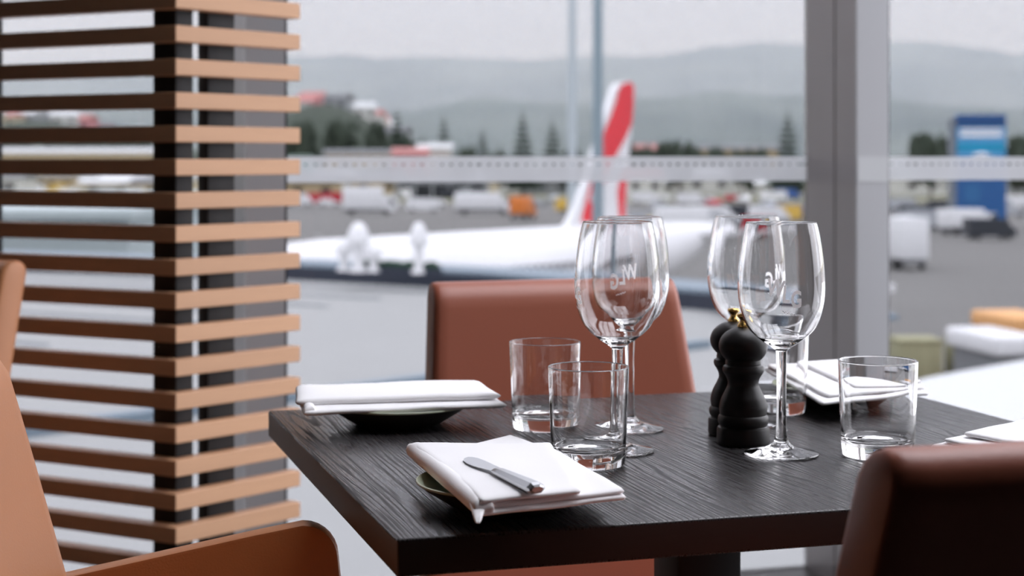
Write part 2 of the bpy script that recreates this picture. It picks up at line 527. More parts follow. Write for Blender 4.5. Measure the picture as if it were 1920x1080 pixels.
def make_chair(label, mat, loc, yaw, arms=True):
    c = empty('dining_chair', (loc[0], loc[1], 0), yaw)
    tag(c, label, 'chair', 'leather chairs around the tables')
    z_b = .40
    sh = from_bm('backrest', bm_slab(.452, BH - z_b, .056, .20, .19, .06, bow=.012), mat, c, 1.2)
    sh.location = (-.205, 0, z_b)
    pad_seat = box('seat', -.20, .20, -.215, .215, .385, .465, mat, c, bev=.022, seg=4)
    for s in ((-1, 1) if arms else ()):
        bm, out, y0 = arm_bm(s)
        arm = from_bm('arm', bm, mat, c, .6)
        # seam and stitch line along the outer face under the top edge
        tops = [p for p in out[1:8]]
        seam = bmesh.new(); st = bmesh.new()
        yy = y0 + s * .0132
        def strip(bmx, d0, d1, off):
            pr = None
            for p in tops:
                v0 = bmx.verts.new((p[0], y0 + s * (.0132 + off), p[1] - d0)); v1 = bmx.verts.new((p[0], y0 + s * (.0132 + off), p[1] - d1))
                v2 = bmx.verts.new((p[0], y0 + s * .012, p[1] - d1)); v3 = bmx.verts.new((p[0], y0 + s * .012, p[1] - d0))
                cur = (v0, v1, v2, v3)
                if pr:
                    for i in range(4): bmx.faces.new((pr[i], pr[(i + 1) % 4], cur[(i + 1) % 4], cur[i]))
                else: bmx.faces.new(cur)
                pr = cur
            bmx.faces.new(pr[::-1])
        strip(seam, .0075, .0090, .0002)
        from_bm('seam', seam, M['seam'], arm)
        n_st = 34
        for i in range(n_st):
            t = i / n_st * (len(tops) - 1); k = int(t); f_ = t - k
            x = tops[k][0] * (1 - f_) + tops[k + 1][0] * f_; z = tops[k][1] * (1 - f_) + tops[k + 1][1] * f_ - .0060
            b_ = bm_box(x, x + .0032, y0 + s * .0125, y0 + s * .0137, z - .0005, z + .0005)
            me_ = bpy.data.meshes.new('t'); b_.to_mesh(me_); b_.free(); st.from_mesh(me_); bpy.data.meshes.remove(me_)
        so = from_bm('stitching', st, M['thread'], arm); so['kind'] = 'stuff'
    for sx, sy in ((-1, -1), (-1, 1), (1, -1), (1, 1)):
        rings = []
        for z, k in ((0, 1.15), (.39, 1.0)):
            r = .011 if z == 0 else .016
            cx_, cy_ = sx * .165 * k, sy * .185 * k
            rings.append([(cx_ + r * math.cos(2 * PI * i / 12), cy_ + r * math.sin(2 * PI * i / 12), z) for i in range(12)])
        loft('leg', rings, M['black'], c)
    return c

def chair_at(back_top_corner, side, yaw, label, mat):
    """place so that the top back corner (side = +1/-1 of local y) of the backrest is at a world point"""
    hb = BH - .40
    lx = -.205 - .20 * hb - .06 * hb * hb
    ly = side * .452 / 2 * (1 - .19)
    c, s = math.cos(yaw), math.sin(yaw)
    return make_chair(label, mat, (back_top_corner[0] - (c * lx - s * ly), back_top_corner[1] - (s * lx + c * ly)), yaw, False)

# far chair faces the camera across the table (local +x = -S)
yf = math.atan2(-S2.y, -S2.x)
tl = Vector((-.117, 2.36))
chair_at(tl, -1, yf, 'russet leather dining chair facing us beyond the far edge of the table', M['leather_red'])
# near chair, back to camera
yn = math.atan2(S2.y, S2.x)
chair_at((.2245, .992), 1, yn, 'russet leather dining chair with its back turned at the near table edge', M['leather_red'])
# chair on the table end by the screen
yl = math.radians(7)
make_chair('tan leather armchair with stitched arm drawn up to the table corner by the screen', M['leather_tan'], (-.172, 1.392), yl)
# chair of the next table, half out of frame
make_chair('brown leather chair of the next table standing before the slat screen', M['leather_brown'], (-1.187, 2.72), math.atan2(-.80, -.60))

# ------------------------------------------------------------------ plates and napkins
def plate(loc, label):
    p = empty('side_plate', (loc[0], loc[1], ZT)); tag(p, label, 'plate', 'stoneware side plates on the table')
    out = smooth_profile([(.0, .003), (.040, .003), (.044, 0), (.049, .001), (.062, .009), (.074, .0165), (.0805, .0225)], 5)
    body = out + [(.0790, .0215), (.070, .0155), (.058, .0095), (.045, .006), (0, .006)]
    lathe('plate_body', body, M['stone'], p, 72, .9)
    rim = [(.0, .0064), (.045, .0064), (.058, .0100), (.070, .0160), (.0790, .0222), (.0800, .0236), (.0812, .0233), (.0815, .0222), (.0806, .0212)]
    lathe('glazed_rim', rim, M['glaze'], p, 72, .9)
    return p
P_FL, P_BL, P_FR, P_BR = (-.002, 1.435), (-.130, 1.885), (.520, 1.560), (.402, 2.035)
plate(P_FL, 'pale-rimmed stoneware plate under the napkin that carries the knife')
plate(P_BL, 'pale-rimmed stoneware plate on the table corner nearest the slat screen')
plate(P_FR, 'stoneware plate under the napkin behind the turned russet chair')
plate(P_BR, 'stoneware plate under the napkin nearest the window mullion')

def cloth(name, quad, zs, thk, parent, seedv=0, n=22, ripple=.0012, droop=0.0, rnd=.12, edge=.10, origin=(0, 0), edge_a=None):
    """rounded folded-cloth slab; quad = 4 xy corners in order, zs = mid height at those corners"""
    bm = bmesh.new()
    q = [Vector((p[0] - origin[0], p[1] - origin[1])) for p in quad]
    def pos(a, b):
        # round the outline's corners
        A, B = a * 2 - 1, b * 2 - 1
        c = max(0, abs(A) - (1 - rnd)) / rnd; d = max(0, abs(B) - (1 - rnd)) / rnd
        if c > 0 and d > 0:
            m_ = max(c, d) / math.hypot(c, d)
            A = math.copysign(1 - rnd + rnd * c * m_, A); B = math.copysign(1 - rnd + rnd * d * m_, B)
        a, b = (A + 1) / 2, (B + 1) / 2
        p = q[0] * (1 - a) * (1 - b) + q[1] * a * (1 - b) + q[2] * a * b + q[3] * (1 - a) * b
        z = zs[0] * (1 - a) * (1 - b) + zs[1] * a * (1 - b) + zs[2] * a * b + zs[3] * (1 - a) * b
        z += ripple * noise.noise(Vector((p.x * 22, p.y * 22, seedv * 3.1)))
        z -= droop * (A * A * B * B)
        nn_ = .0022 * noise.noise(Vector((p.x * 16, p.y * 16, 7 + seedv)))
        return Vector((p.x + nn_, p.y + nn_ * .7, z))
    def par(k):
        s = k / n * 2 - 1
        return (math.copysign(1 - (1 - abs(s)) ** 1.6, s) + 1) / 2
    top, bot = [], []
    for i in range(n + 1):
        rt, rb = [], []
        for j in range(n + 1):
            a, b = par(i), par(j)
            p = pos(a, b)
            e = min(1, min(a, 1 - a) / (edge_a or edge), min(b, 1 - b) / edge)
            t = thk / 2 * math.sqrt(max(0, 1 - (1 - e) ** 2))
            rt.append(bm.verts.new(p + Vector((0, 0, t)))); rb.append(bm.verts.new(p - Vector((0, 0, t))))
        top.append(rt); bot.append(rb)
    for i in range(n):
        for j in range(n):
            bm.faces.new((top[i][j], top[i + 1][j], top[i + 1][j + 1], top[i][j + 1]))
            bm.faces.new((bot[i][j], bot[i][j + 1], bot[i + 1][j + 1], bot[i + 1][j]))
    bmesh.ops.remove_doubles(bm, verts=bm.verts, dist=1e-6)
    return from_bm(name, bm, M['napkin'], parent, True)

def napkin(center, label):
    e = empty('napkin', (center[0], center[1], ZT)); tag(e, label, 'napkin', 'folded white napkins on plates')
    return e
# front left, with knife
nk = napkin(P_FL, 'folded white linen napkin with a butter knife lying on it')
Lq, Fq, Rq, Bq = (-.0945, 1.527), (-.026, 1.292), (.0945, 1.352), (.036, 1.545)
def lerp(a, b, t): return (a[0] + (b[0] - a[0]) * t, a[1] + (b[1] - a[1]) * t)
cloth('folded_layer', (Lq, Fq, Rq, Bq), (.0290, .0225, .0240, .0285), .0052, nk, 1, origin=P_FL, rnd=.05, edge=.03)
cloth('folded_layer', (lerp(Lq, Rq, .006), lerp(Fq, Bq, .012), lerp(Rq, Lq, .010), lerp(Bq, Fq, .008)), (.0330, .0275, .0285, .0325), .0048, nk, 2, origin=P_FL, rnd=.05, edge=.03)
cloth('folded_layer', (lerp(Lq, Rq, .004), lerp(Fq, Bq, .004), (.056, 1.331), (.036, 1.532)), (.0375, .0330, .0325, .0365), .0058, nk, 3, origin=P_FL, rnd=.06, edge=.05)
cloth('corner_flap', ((-.045, 1.530), (.012, 1.505), (.024, 1.548), (-.002, 1.605)), (.0345, .0335, .0330, .0325), .0040, nk, 4, origin=P_FL, rnd=.14, edge=.06)
cloth('fold', ((-.0990, 1.527), (-.0310, 1.292), (-.0140, 1.296), (-.0820, 1.531)), (.0332, .0280, .0280, .0332), .0150, nk, 6, origin=P_FL, rnd=.10, edge=.46, edge_a=.03, ripple=.0016)
cloth('tucked_corner', ((-.0350, 1.310), (-.0275, 1.279), (-.0235, 1.280), (-.0190, 1.306)), (.0275, .0195, .0195, .0270), .0042, nk, 5, origin=P_FL, rnd=.45, edge=.4, ripple=.004)
# back left
nk = napkin(P_BL, 'folded white linen napkin at the table corner beside the slat screen')
q0 = [(-.226, 1.795), (-.004, 1.838), (-.040, 1.965), (-.252, 1.925)]
cloth('folded_layer', q0, (.0240, .0270, .0290, .0270), .0056, nk, 11, origin=P_BL, rnd=.06, edge=.04)
q2 = [(-.240, 1.830), (-.012, 1.858), (-.038, 1.962), (-.252, 1.930)]
cloth('folded_layer', q2, (.0310, .0340, .0365, .0340), .0085, nk, 13, origin=P_BL, rnd=.06, edge=.08)
cloth('fold', [(-.252, 1.925), (-.226, 1.800), (-.214, 1.804), (-.238, 1.930)], (.0290, .0255, .0258, .0290), .0105, nk, 14, origin=P_BL, rnd=.10, edge=.46, edge_a=.05, ripple=.001)
# back right, near the mullion
nk = napkin(P_BR, 'folded white linen napkin on the far table corner by the window mullion')
cloth('folded_layer', ((.325, 2.150), (.352, 1.880), (.492, 1.945), (.440, 2.165)), (.0290, .0225, .0245, .0290), .0058, nk, 21, origin=P_BR, rnd=.05, edge=.04)
cloth('folded_layer', ((.328, 2.140), (.362, 1.900), (.490, 1.955), (.438, 2.160)), (.0345, .0290, .0300, .0345), .0052, nk, 22, origin=P_BR, rnd=.06, edge=.04)
cloth('folded_layer', ((.372, 2.120), (.395, 1.950), (.488, 1.965), (.436, 2.155)), (.0395, .0350, .0350, .0400), .0056, nk, 23, origin=P_BR, rnd=.08, edge=.06)
# near right, behind the turned chair
nk = napkin(P_FR, 'folded white linen napkin mostly hidden by the turned russet chair')
cloth('folded_layer', ((.400, 1.580), (.500, 1.440), (.640, 1.530), (.520, 1.670)), (.0270, .0240, .0270, .0290), .0056, nk, 31, origin=P_FR, rnd=.05, edge=.04)
cloth('folded_layer', ((.410, 1.578), (.505, 1.445), (.636, 1.530), (.522, 1.668)), (.0325, .0295, .0325, .0345), .0056, nk, 32, origin=P_FR, rnd=.06, edge=.05)
cloth('folded_layer', ((.430, 1.580), (.515, 1.470), (.630, 1.535), (.525, 1.664)), (.0380, .0350, .0380, .0400), .0054, nk, 33, origin=P_FR, rnd=.08, edge=.06)

# knife
def knife(p0, p1, z0_, z1_):
    d = Vector((p1[0] - p0[0], p1[1] - p0[1])); Lk = d.length
    k = empty('butter_knife', (p0[0], p0[1], z0_), math.atan2(d.y, d.x))
    k.rotation_euler = (math.radians(4), -math.asin((z1_ - z0_) / Lk), math.atan2(d.y, d.x))
    tag(k, 'small steel butter knife with faceted handle on the front napkin', 'knife')
    bl = []
    for x, w0, w1 in ((.000, -.0010, .0010), (.003, -.0042, .0036), (.010, -.0075, .0058), (.022, -.0092, .0066), (.036, -.0085, .0066), (.050, -.0062, .0062), (.060, -.0040, .0050), (.066, -.0036, .0042)):
        t = .0005 if x < .055 else .0012
        bl.append([(x, w0, -.0002), (x, w1, -t), (x, w1, t), (x, w0, .0002)])
    loft('blade', bl, M['steel'], k, .5)
    hd = []
    for x, w, t in ((.064, .0040, .0014), (.068, .0044, .0026), (.076, .0050, .0034), (.095, .0058, .0038), (.120, .0068, .0042), (Lk - .005, .0076, .0046), (Lk - .0012, .0066, .0034), (Lk, .0048, .0018)):
        hd.append([(x, -w, -t * .3), (x, -w * .55, -t), (x, w * .55, -t), (x, w, -t * .3), (x, w, t * .3), (x, w * .45, t), (x, -w * .45, t), (x, -w, t * .3)])
    loft('handle', hd, M['steel'], k, .25)
    return k
kp0 = on(876, 860, ZT + .0395); kp1 = on(1008, 916, ZT + .041)
knife((kp0.x, kp0.y), (kp1.x, kp1.y), ZT + .0405, ZT + .0405)

# ------------------------------------------------------------------ glassware
def tumbler_mesh():
    out = [(0, .0022), (.026, .0022), (.031, .0005), (.0345, .0008), (.0362, .0030)]
    side = [(.0366, .012), (.0378, .040), (.0389, .070), (.0398, .0955)] + [(.0389 + .0010 * math.cos(a), .0966 + .0010 * math.sin(a)) for a in [PI * k / 8 for k in range(9)]] + [(.0380, .0955)]
    inn_ = [(.0371, .070), (.0360, .040), (.0352, .022), (.0340, .0185), (.0300, .0160), (.020, .0148), (0, .0142)]
    bm = bm_lathe(out + side + inn_, 96)
    bmesh.ops.recalc_face_normals(bm, faces=bm.faces)
    me = bpy.data.meshes.new('water_tumbler'); bm.to_mesh(me); bm.free()
    for p in me.polygons: p.use_smooth = True
    me.set_sharp_from_angle(angle=1.0)
    me.materials.append(M['glass'])
    return me
tm = tumbler_mesh()
def tumbler(x, y, label):
    o = link('water_tumbler', tm, None, None, (x, y, ZT + .0003)); tag(o, label, 'glass', 'water tumblers on the table')
tumbler(.0750, 1.622, 'short water tumbler between the knife napkin and a wine glass')
tumbler(.0367, 1.842, 'short water tumbler beside the napkin at the table corner by the slats')
tumbler(.3700, 1.672, 'short water tumbler right behind the turned russet chair')
tumbler(.3115, 1.960, 'short water tumbler behind the wine glass beside the pepper mills')

BOWL = [(.0058, .1060), (.0100, .1092), (.0197, .1156), (.0320, .1264), (.0380, .1370), (.0420, .1510), (.0440, .1670), (.0432, .1915), (.0397, .2187), (.0358, .2360)]
bowl_s = smooth_profile(BOWL, 6)
def bowl_r(z):
    for (r0, a), (r1, b) in zip(bowl_s, bowl_s[1:]):
        if a <= z <= b: return r0 + (r1 - r0) * (z - a) / max(1e-9, b - a)
    return bowl_s[-1][0]
def wine_mesh():
    foot = [(0, .0012), (.020, .0010), (.0350, .0000), (.0372, .0006), (.0378, .0016), (.0368, .0024)]
    fs = smooth_profile([(.0368, .0024), (.0260, .0048), (.0150, .0078), (.0085, .0125), (.0064, .0185), (.0054, .030), (.0049, .055), (.0050, .080), (.0054, .096), (.0058, .1060)], 5)
    inner = []
    for (r, z) in bowl_s[::-1]:
        if z > .1215:
            t = .0009 + .0016 * max(0, (.150 - z) / .03)
            inner.append((max(.001, r - t), z))
    rim = [(.0357, .2364), (.0353, .2366), (.0350, .2364)]
    bottom = smooth_profile([inner[-1], (.0215, .1190), (.0120, .1150), (0, .1138)], 5)
    prof = foot + fs[1:] + bowl_s[1:] + rim + inner + bottom[1:]
    bm = bm_lathe(prof, 96)
    bmesh.ops.recalc_face_normals(bm, faces=bm.faces)
    me = bpy.data.meshes.new('wine_glass_body'); bm.to_mesh(me); bm.free()
    for p in me.polygons: p.use_smooth = True
    me.set_sharp_from_angle(angle=1.1)
    me.materials.append(M['glass'])
    return me
wm = wine_mesh()

def letter_mesh(ch, size):
    cu = bpy.data.curves.new('letter', 'FONT'); cu.body = ch; cu.size = size; cu.align_x = 'CENTER'; cu.align_y = 'CENTER'
    cu.offset = size * .030
    cu.resolution_u = 4
    ob = bpy.data.objects.new('tmp', cu); COL.objects.link(ob)
    dg = bpy.context.evaluated_depsgraph_get()
    me = bpy.data.meshes.new_from_object(ob.evaluated_get(dg))
    bpy.data.objects.remove(ob); bpy.data.curves.remove(cu)
    return me
def wrap(me0, ang, zc, rot, thin=.66):
    """bend a flat letter on to the bowl"""
    bm = bmesh.new(); bm.from_mesh(me0)
    bmesh.ops.triangulate(bm, faces=bm.faces)
    bmesh.ops.subdivide_edges(bm, edges=[e for e in bm.edges if e.calc_length() > .004], cuts=2, use_grid_fill=False)
    bmesh.ops.triangulate(bm, faces=bm.faces)
    c, s = math.cos(rot), math.sin(rot)
    for v in bm.verts:
        x, y = v.co.x * thin, v.co.y
        x, y = x * c - y * s, x * s + y * c
        z = zc + y; r = bowl_r(z) + .00025
        a = -PI / 2 + ang + x / .0435
        v.co = Vector((r * math.cos(a), r * math.sin(a), z))
    for f in bm.faces:
        cpt = f.calc_center_median(); f.normal_update()
        if f.normal.dot(Vector((cpt.x, cpt.y, 0))) < 0: f.normal_flip()
    me = bpy.data.meshes.new('letter'); bm.to_mesh(me); bm.free()
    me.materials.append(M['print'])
    return me
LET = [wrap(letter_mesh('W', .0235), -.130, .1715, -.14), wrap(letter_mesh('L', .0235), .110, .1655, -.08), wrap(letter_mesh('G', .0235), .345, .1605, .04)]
def scribble_mesh():
    bm = bmesh.new(); pr = None
    for i in range(25):
        t = i / 24; a = -PI / 2 + .02 + .30 * t; z = .1490 - .0035 * t + .0007 * math.sin(t * 26)
        r = bowl_r(z) + .00025; cur = []
        for dz in (0, .0007):
            cur.append(bm.verts.new((r * math.cos(a), r * math.sin(a), z + dz)))
        if pr: bm.faces.new((pr[0], cur[0], cur[1], pr[1]))
        pr = cur
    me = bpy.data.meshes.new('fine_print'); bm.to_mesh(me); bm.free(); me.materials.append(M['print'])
    return me
SCR = scribble_mesh()
def wine(x, y, rot, label):
    e = empty('wine_glass', (x, y, ZT + .0003), rot); tag(e, label, 'wine glass', 'wine glasses on the table')
    link('glass_body', wm, None, e)
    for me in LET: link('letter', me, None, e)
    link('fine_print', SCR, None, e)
def facing(x, y): return math.atan2(-y, -x) + PI / 2      # rotation that turns the print to the camera
wine(.2740, 1.682, facing(.274, 1.682), 'wine glass beside the pepper mills, its white WLG print towards us')
wine(.1085, 1.702, facing(.1085, 1.702) - 1.47, 'wine glass behind the front tumbler, its WLG print turned to its edge')
wine(.1310, 1.840, facing(.131, 1.84) + PI + .08, 'farther wine glass of the pair before the russet chair, print reversed')
wine(.2660, 1.875, facing(.266, 1.875) + PI - .95, 'wine glass half hidden behind the pepper mills')

# ------------------------------------------------------------------ mills
mill_p = [(0, 0), (.0262, 0), (.0276, .0012), (.0279, .004), (.0277, .0160), (.0268, .0182), (.0250, .0188), (.0246, .0196), (.0252, .0206), (.0264, .0225), (.0269, .0255), (.0264, .0288), (.0252, .0306), (.0244, .0314), (.0248, .0325)]
mill_s = smooth_profile([(.0248, .0325), (.0252, .0370), (.0250, .0410), (.0232, .0480), (.0205, .0535), (.0178, .0590), (.0163, .0630), (.0168, .0680), (.0190, .0725), (.0210, .0755)], 5)
mill_t = [(.0217, .0775), (.0218, .0800), (.0210, .0822), (.0192, .0830), (.0184, .0838), (.0188, .0850)]
head = [(.0188, .0850)] + [(.0257 * math.sin(a), .1035 - .0205 * math.cos(a)) for a in [PI * k / 24 for k in range(6, 24)]] + [(0, .1240)]
def mill(x, y, label):
    e = empty('pepper_mill', (x, y, ZT)); tag(e, label, 'mill', 'black wooden mills')
    lathe('body', mill_p + mill_s[1:] + mill_t + [(0, .0850)], M['black_wood'], e, 64, .8)
    lathe('head', [(0, .0848)] + head, M['black_wood'], e, 64, .8)
    kn = [(0, .1228), (.0056, .1228), (.0062, .1240), (.0062, .1256), (.0050, .1272), (.0036, .1290), (.0034, .1305), (.0044, .1325), (.0062, .1342), (.0068, .1356), (.0062, .1372), (.0040, .1380), (0, .1382)]
    lathe('knob', kn, M['brass'], e, 32, .9)
mill(.2445, 1.748, 'front black wooden mill with brass knob beside the wine glass')
mill(.2425, 1.8085, 'rear black wooden mill with brass knob, half hidden by its twin')

# ================================================================== outside
APZ = CAMZ - 8.6          # apron level
RZ = -2.0                 # level of the flat roofs below the window
X = {}
X['tarmac'] = pmat('tarmac', srgb(112, 111, 108), .9, vary=(.05, .18))
X['grass'] = pmat('verge', srgb(120, 120, 98), .95, vary=(.02, .2))
X['roof'] = pmat('roof_membrane', srgb(158, 159, 157), .7, vary=(.25, .06))
X['roof_white'] = pmat('white_roof_membrane', srgb(214, 216, 216), .6, vary=(.2, .04))
X['roof_seam'] = pmat('roof_seam', srgb(140, 146, 150), .7)
X['coping'] = pmat('blue_grey_coping', srgb(122, 138, 150), .45, vary=(.3, .06))
X['upstand'] = pmat('dark_upstand', srgb(46, 52, 66), .6)
X['hill'] = None
X['white'] = pmat('aircraft_white', (.86, .86, .87), .3)
X['red'] = pmat('livery_red', srgb(236, 58, 68), .4)
X['grey'] = pmat('mid_grey', srgb(120, 122, 124), .6)
X['dark'] = pmat('dark_glass', srgb(36, 40, 44), .25)
X['tyre'] = pmat('tyre', (.02, .02, .02), .8)
X['mast_blue'] = pmat('mast_blue_grey', srgb(146, 164, 172), .5)
X['mast_pale'] = pmat('mast_pale', srgb(196, 206, 210), .5)
X['conifer'] = pmat('conifer', srgb(52, 66, 54), .95, vary=(.6, .35))
X['bush'] = pmat('bush', srgb(58, 68, 56), .95, vary=(.2, .35))
X['bark'] = pmat('bark', srgb(70, 58, 48), .9)
X['planter'] = pmat('planter_green', srgb(44, 72, 54), .9, vary=(2, .3))

R1 = Vector((.872, -.49)).normalized()    # roof axes
R2 = Vector((.70, .714)).normalized()

# ---- apron and far ground
ap = mesh('ground', [(-900, 18, APZ), (900, 18, APZ), (900, 330, APZ), (-900, 330, APZ)], [(0, 1, 2, 3)], X['tarmac']); ap['kind'] = 'structure'
vg = mesh('ground_verge', [(-3000, 330, APZ), (3000, 330, APZ), (3000, 5200, APZ + 2), (-3000, 5200, APZ + 2)], [(0, 1, 2, 3)], X['grass']); vg['kind'] = 'structure'

# ---- roof of the lower storey outside the window
edge = [on(-900, 478, RZ), on(535, 524, RZ), on(905, 544, RZ), on(1340, 584, RZ), on(1480, 640, RZ)]
left_poly = [(-40, 4.6), (12, 4.6)] + [(9.5, 24), (on(1740, 722, RZ).x, on(1740, 722, RZ).y)] + [(p.x, p.y) for p in edge[::-1]] + [(-40, edge[0].y)]
rf = prism('roof_terrace', left_poly, RZ - .4, RZ, X['roof']); rf['kind'] = 'structure'
wr_poly = [(on(1745, 720, RZ).x, on(1745, 720, RZ).y)]
pw = Vector(wr_poly[0]); wr = [pw, pw + R2 * 26, pw + R2 * 26 + R1 * 20, pw + R1 * 16 - R2 * 8, pw - R2 * 8 + R1 * 1]
w_r = prism('roof_annex', [(p.x, p.y) for p in wr], RZ - .3, RZ + .10, X['roof_white']); w_r['kind'] = 'structure'
# standing seams on the membrane
for k in range(16):
    s0 = on(535, 524, RZ); base = Vector((s0.x, s0.y)) - R2 * (2.0 + k * 2.1)
    a = base - R1 * 26; b = base + R1 * (6 + k * .6)
    nn_ = R2 * .06
    prism('seam', [a, b, b + nn_, a + nn_], RZ - .001, RZ + .035, X['roof_seam'], rf)
# parapet
def strip_wall(name, pts, w, z0_, z1_, mat, parent):
    P = [Vector((p.x, p.y)) for p in pts]
    nrm = []
    for i in range(len(P)):
        d = (P[min(i + 1, len(P) - 1)] - P[max(i - 1, 0)]).normalized(); nrm.append(Vector((-d.y, d.x)))
    poly = P + [p + n_ * w for p, n_ in zip(P, nrm)][::-1]
    return prism(name, [(p.x, p.y) for p in poly], z0_, z1_, mat, parent)
strip_wall('parapet', edge, .5, RZ, RZ + .34, X['upstand'], rf)
strip_wall('coping', edge, 1.9, RZ + .34, RZ + .42, X['coping'], rf)
g0 = on(800, 716, RZ); ga = Vector((g0.x, g0.y)); gb = ga - R2 * 14
kerb = prism('kerb', [ga + R2 * 6, gb, gb + R1 * .25, ga + R2 * 6 + R1 * .25], RZ, RZ + .12, X['coping'], rf)

# ---- terminal wing on the far side of the roof, seen between the slats
tw = empty('terminal_wing', (-15, 60, APZ)); tag(tw, 'long pale terminal wing with flat roof seen between the slats', 'building')
box('wall', -20, 2.0, -4, 30, 0, 6.6, pmat('wing_wall', srgb(178, 190, 190), .7), tw)
box('roof', -20.4, 2.2, -4.4, 30.4, 6.6, 6.9, pmat('wing_roof', srgb(186, 198, 198), .7), tw)
for k in range(7):
    box('window', -19 + k * 3.1, -16.6 + k * 3.1, -4.06, -3.98, 2.4, 5.2, X['dark'], tw)

# ---- roof vents and planter
def vent(u, vb, h, r, label):
    p = on(u, vb, RZ + .42); e = empty('roof_vent', p); tag(e, label, 'vent')
    lathe('pipe', [(0, 0), (r * .55, 0), (r * .5, h * .62), (0, h * .62)], X['white'], e, 20)
    lathe('cowl', smooth_profile([(0, h * .56), (r, h * .56), (r * 1.05, h * .70), (r * .8, h * .88), (r * .35, h), (0, h)], 3), X['white'], e, 20)
    lathe('flange', [(0, 0), (r * .9, 0), (r * .85, h * .08), (0, h * .08)], X['white'], e, 20)
vent(785, 513, 1.18, .20, 'slim white roof vent with domed cowl on the parapet before the fuselage')
vent(672, 510, 1.16, .25, 'stout white roof vent on the parapet nearest the slat screen')
vent(645, 508, .74, .20, 'short white roof vent left of the stout one on the parapet')
vent(700, 510, .66, .20, 'short white roof vent right of the stout one on the parapet')
pp = on(716, 512, RZ + .42)
pl = empty('planter', pp, math.atan2(R1.y, R1.x)); tag(pl, 'low dark green planter box along the roof parapet', 'planter')
box('trough', -1.05, 1.25, .25, .65, 0, .12, X['upstand'], pl)
bmh = bmesh.new(); rr = random.Random(5)
for k in range(40):
    x = -1.0 + 2.2 * k / 39; s_ = .09 + .05 * rr.random()
    mt = Matrix.Translation((x, .45 + .1 * (rr.random() - .5), .16)) @ Matrix.Diagonal((s_, s_, s_, 1))
    bmesh.ops.create_icosphere(bmh, subdivisions=1, radius=1, matrix=mt)
fo = from_bm('foliage', bmh, X['planter'], pl); fo['kind'] = 'stuff'

# ---- masts
def mast(u, Y, r, z1, mat, label):
    p = at(u, HV, Y); e = empty('mast', (p.x, Y, APZ)); tag(e, label, 'mast')
    h = z1 - APZ
    lathe('pole', [(0, 0), (r * 1.25, 0), (r, h * .5), (r * .8, h), (0, h)], mat, e, 20)
    lathe('base', [(0, 0), (r * 3, 0), (r * 3, .15), (r * 1.4, .4), (0, .4)], mat, e, 20)
    box('lamp_head', -.9, .9, -.3, .3, h - .1, h + .25, mat, e, .05)
mast(1121, 62, .20, 14, X['mast_blue'], 'tall blue-grey light mast in front of the red tail fin')
mast(1073, 150, .40, 22, X['mast_pale'], 'tall pale light mast left of the red tail fin')

# ---- aircraft
AX = Vector((.61, .79)).normalized()      # nose to tail
TAIL = Vector((6.0, 82.0))
YA = math.atan2(AX.y, AX.x)
pln = empty('airliner', (TAIL.x, TAIL.y, APZ), YA)
tag(pln, 'white airliner with red tail fin parked beyond the roof', 'aircraft')
FR_, FZ = 1.95, 3.50
rings = []
for x, r, dz in ((-29, .05, -.7), (-28.6, .55, -.65), (-27.6, 1.05, -.45), (-26, 1.55, -.2), (-24, 1.88, -.04), (-22, 1.95, 0), (-12, 1.95, 0), (-3.5, 1.95, 0), (-1, 1.80, .14), (2, 1.45, .46), (5, 1.0, .86), (7.5, .55, 1.22), (8.6, .22, 1.42), (8.8, .05, 1.45)):
    rings.append([(x, r * math.cos(2 * PI * i / 28), FZ + dz + r * 1.03 * math.sin(2 * PI * i / 28)) for i in range(28)])
loft('fuselage', rings, X['white'], pln, 1.2)
def slab_poly(name, poly, t, mat, parent, axis):
    """poly of (a, b); axis 'xz' -> thickness in y, 'xy' with z by third value"""
    bm = bmesh.new()
    if axis == 'xz':
        A = [bm.verts.new((p[0], -t(p) / 2, p[1])) for p in poly]; B = [bm.verts.new((p[0], t(p) / 2, p[1])) for p in poly]
    else:
        A = [bm.verts.new((p[0], p[1], p[2] - t(p) / 2)) for p in poly]; B = [bm.verts.new((p[0], p[1], p[2] + t(p) / 2)) for p in poly]
    k = len(poly)
    bm.faces.new(A); bm.faces.new(B[::-1])
    for i in range(k): bm.faces.new((A[i], B[i], B[(i + 1) % k], A[(i + 1) % k]))
    return from_bm(name, bm, mat, parent)
def pl_pix(u, v):
    """plane of the fin: local (x, z) for a pixel"""
    k = (u - CX) / F
    q = (k * TAIL.y - TAIL.x) / (AX.x - k * AX.y)
    Y = TAIL.y + AX.y * q
    return (q, CAMZ - (v - HV) / F * Y - APZ)
fin_p = [(1050, 436), (1064, 415), (1076, 392), (1090, 350), (1100, 322), (1126, 232), (1148, 166), (1157, 155), (1176, 153), (1184, 160), (1183, 190), (1172, 320), (1168, 420), (1165, 436)]
fin = [pl_pix(*p) for p in fin_p]
FT = .34
fn = slab_poly('tail_fin', fin, lambda p: FT, X['white'], pln, 'xz')
def emblem(name, pix, mat, t):
    slab_poly(name, [pl_pix(*p) for p in pix], lambda p: t, mat, fn, 'xz')
emblem('red_panel', [(1083, 416), (1094, 372), (1103, 338), (1114, 296), (1129, 242), (1137, 224), (1147, 196), (1155, 168), (1161, 158), (1176, 154), (1183, 161), (1182, 200), (1179, 232), (1168, 258), (1150, 290), (1138, 312), (1128, 340), (1120, 362), (1113, 416)], X['red'], FT + .03)
emblem('red_panel', [(1156, 416), (1152, 360), (1158, 330), (1164, 318), (1171, 314), (1168, 360), (1165, 416)], X['red'], FT + .03)
emblem('white_emblem', [(1100, 376), (1104, 356), (1110, 350), (1118, 358), (1117, 378), (1110, 386)], X['white'], FT + .05)
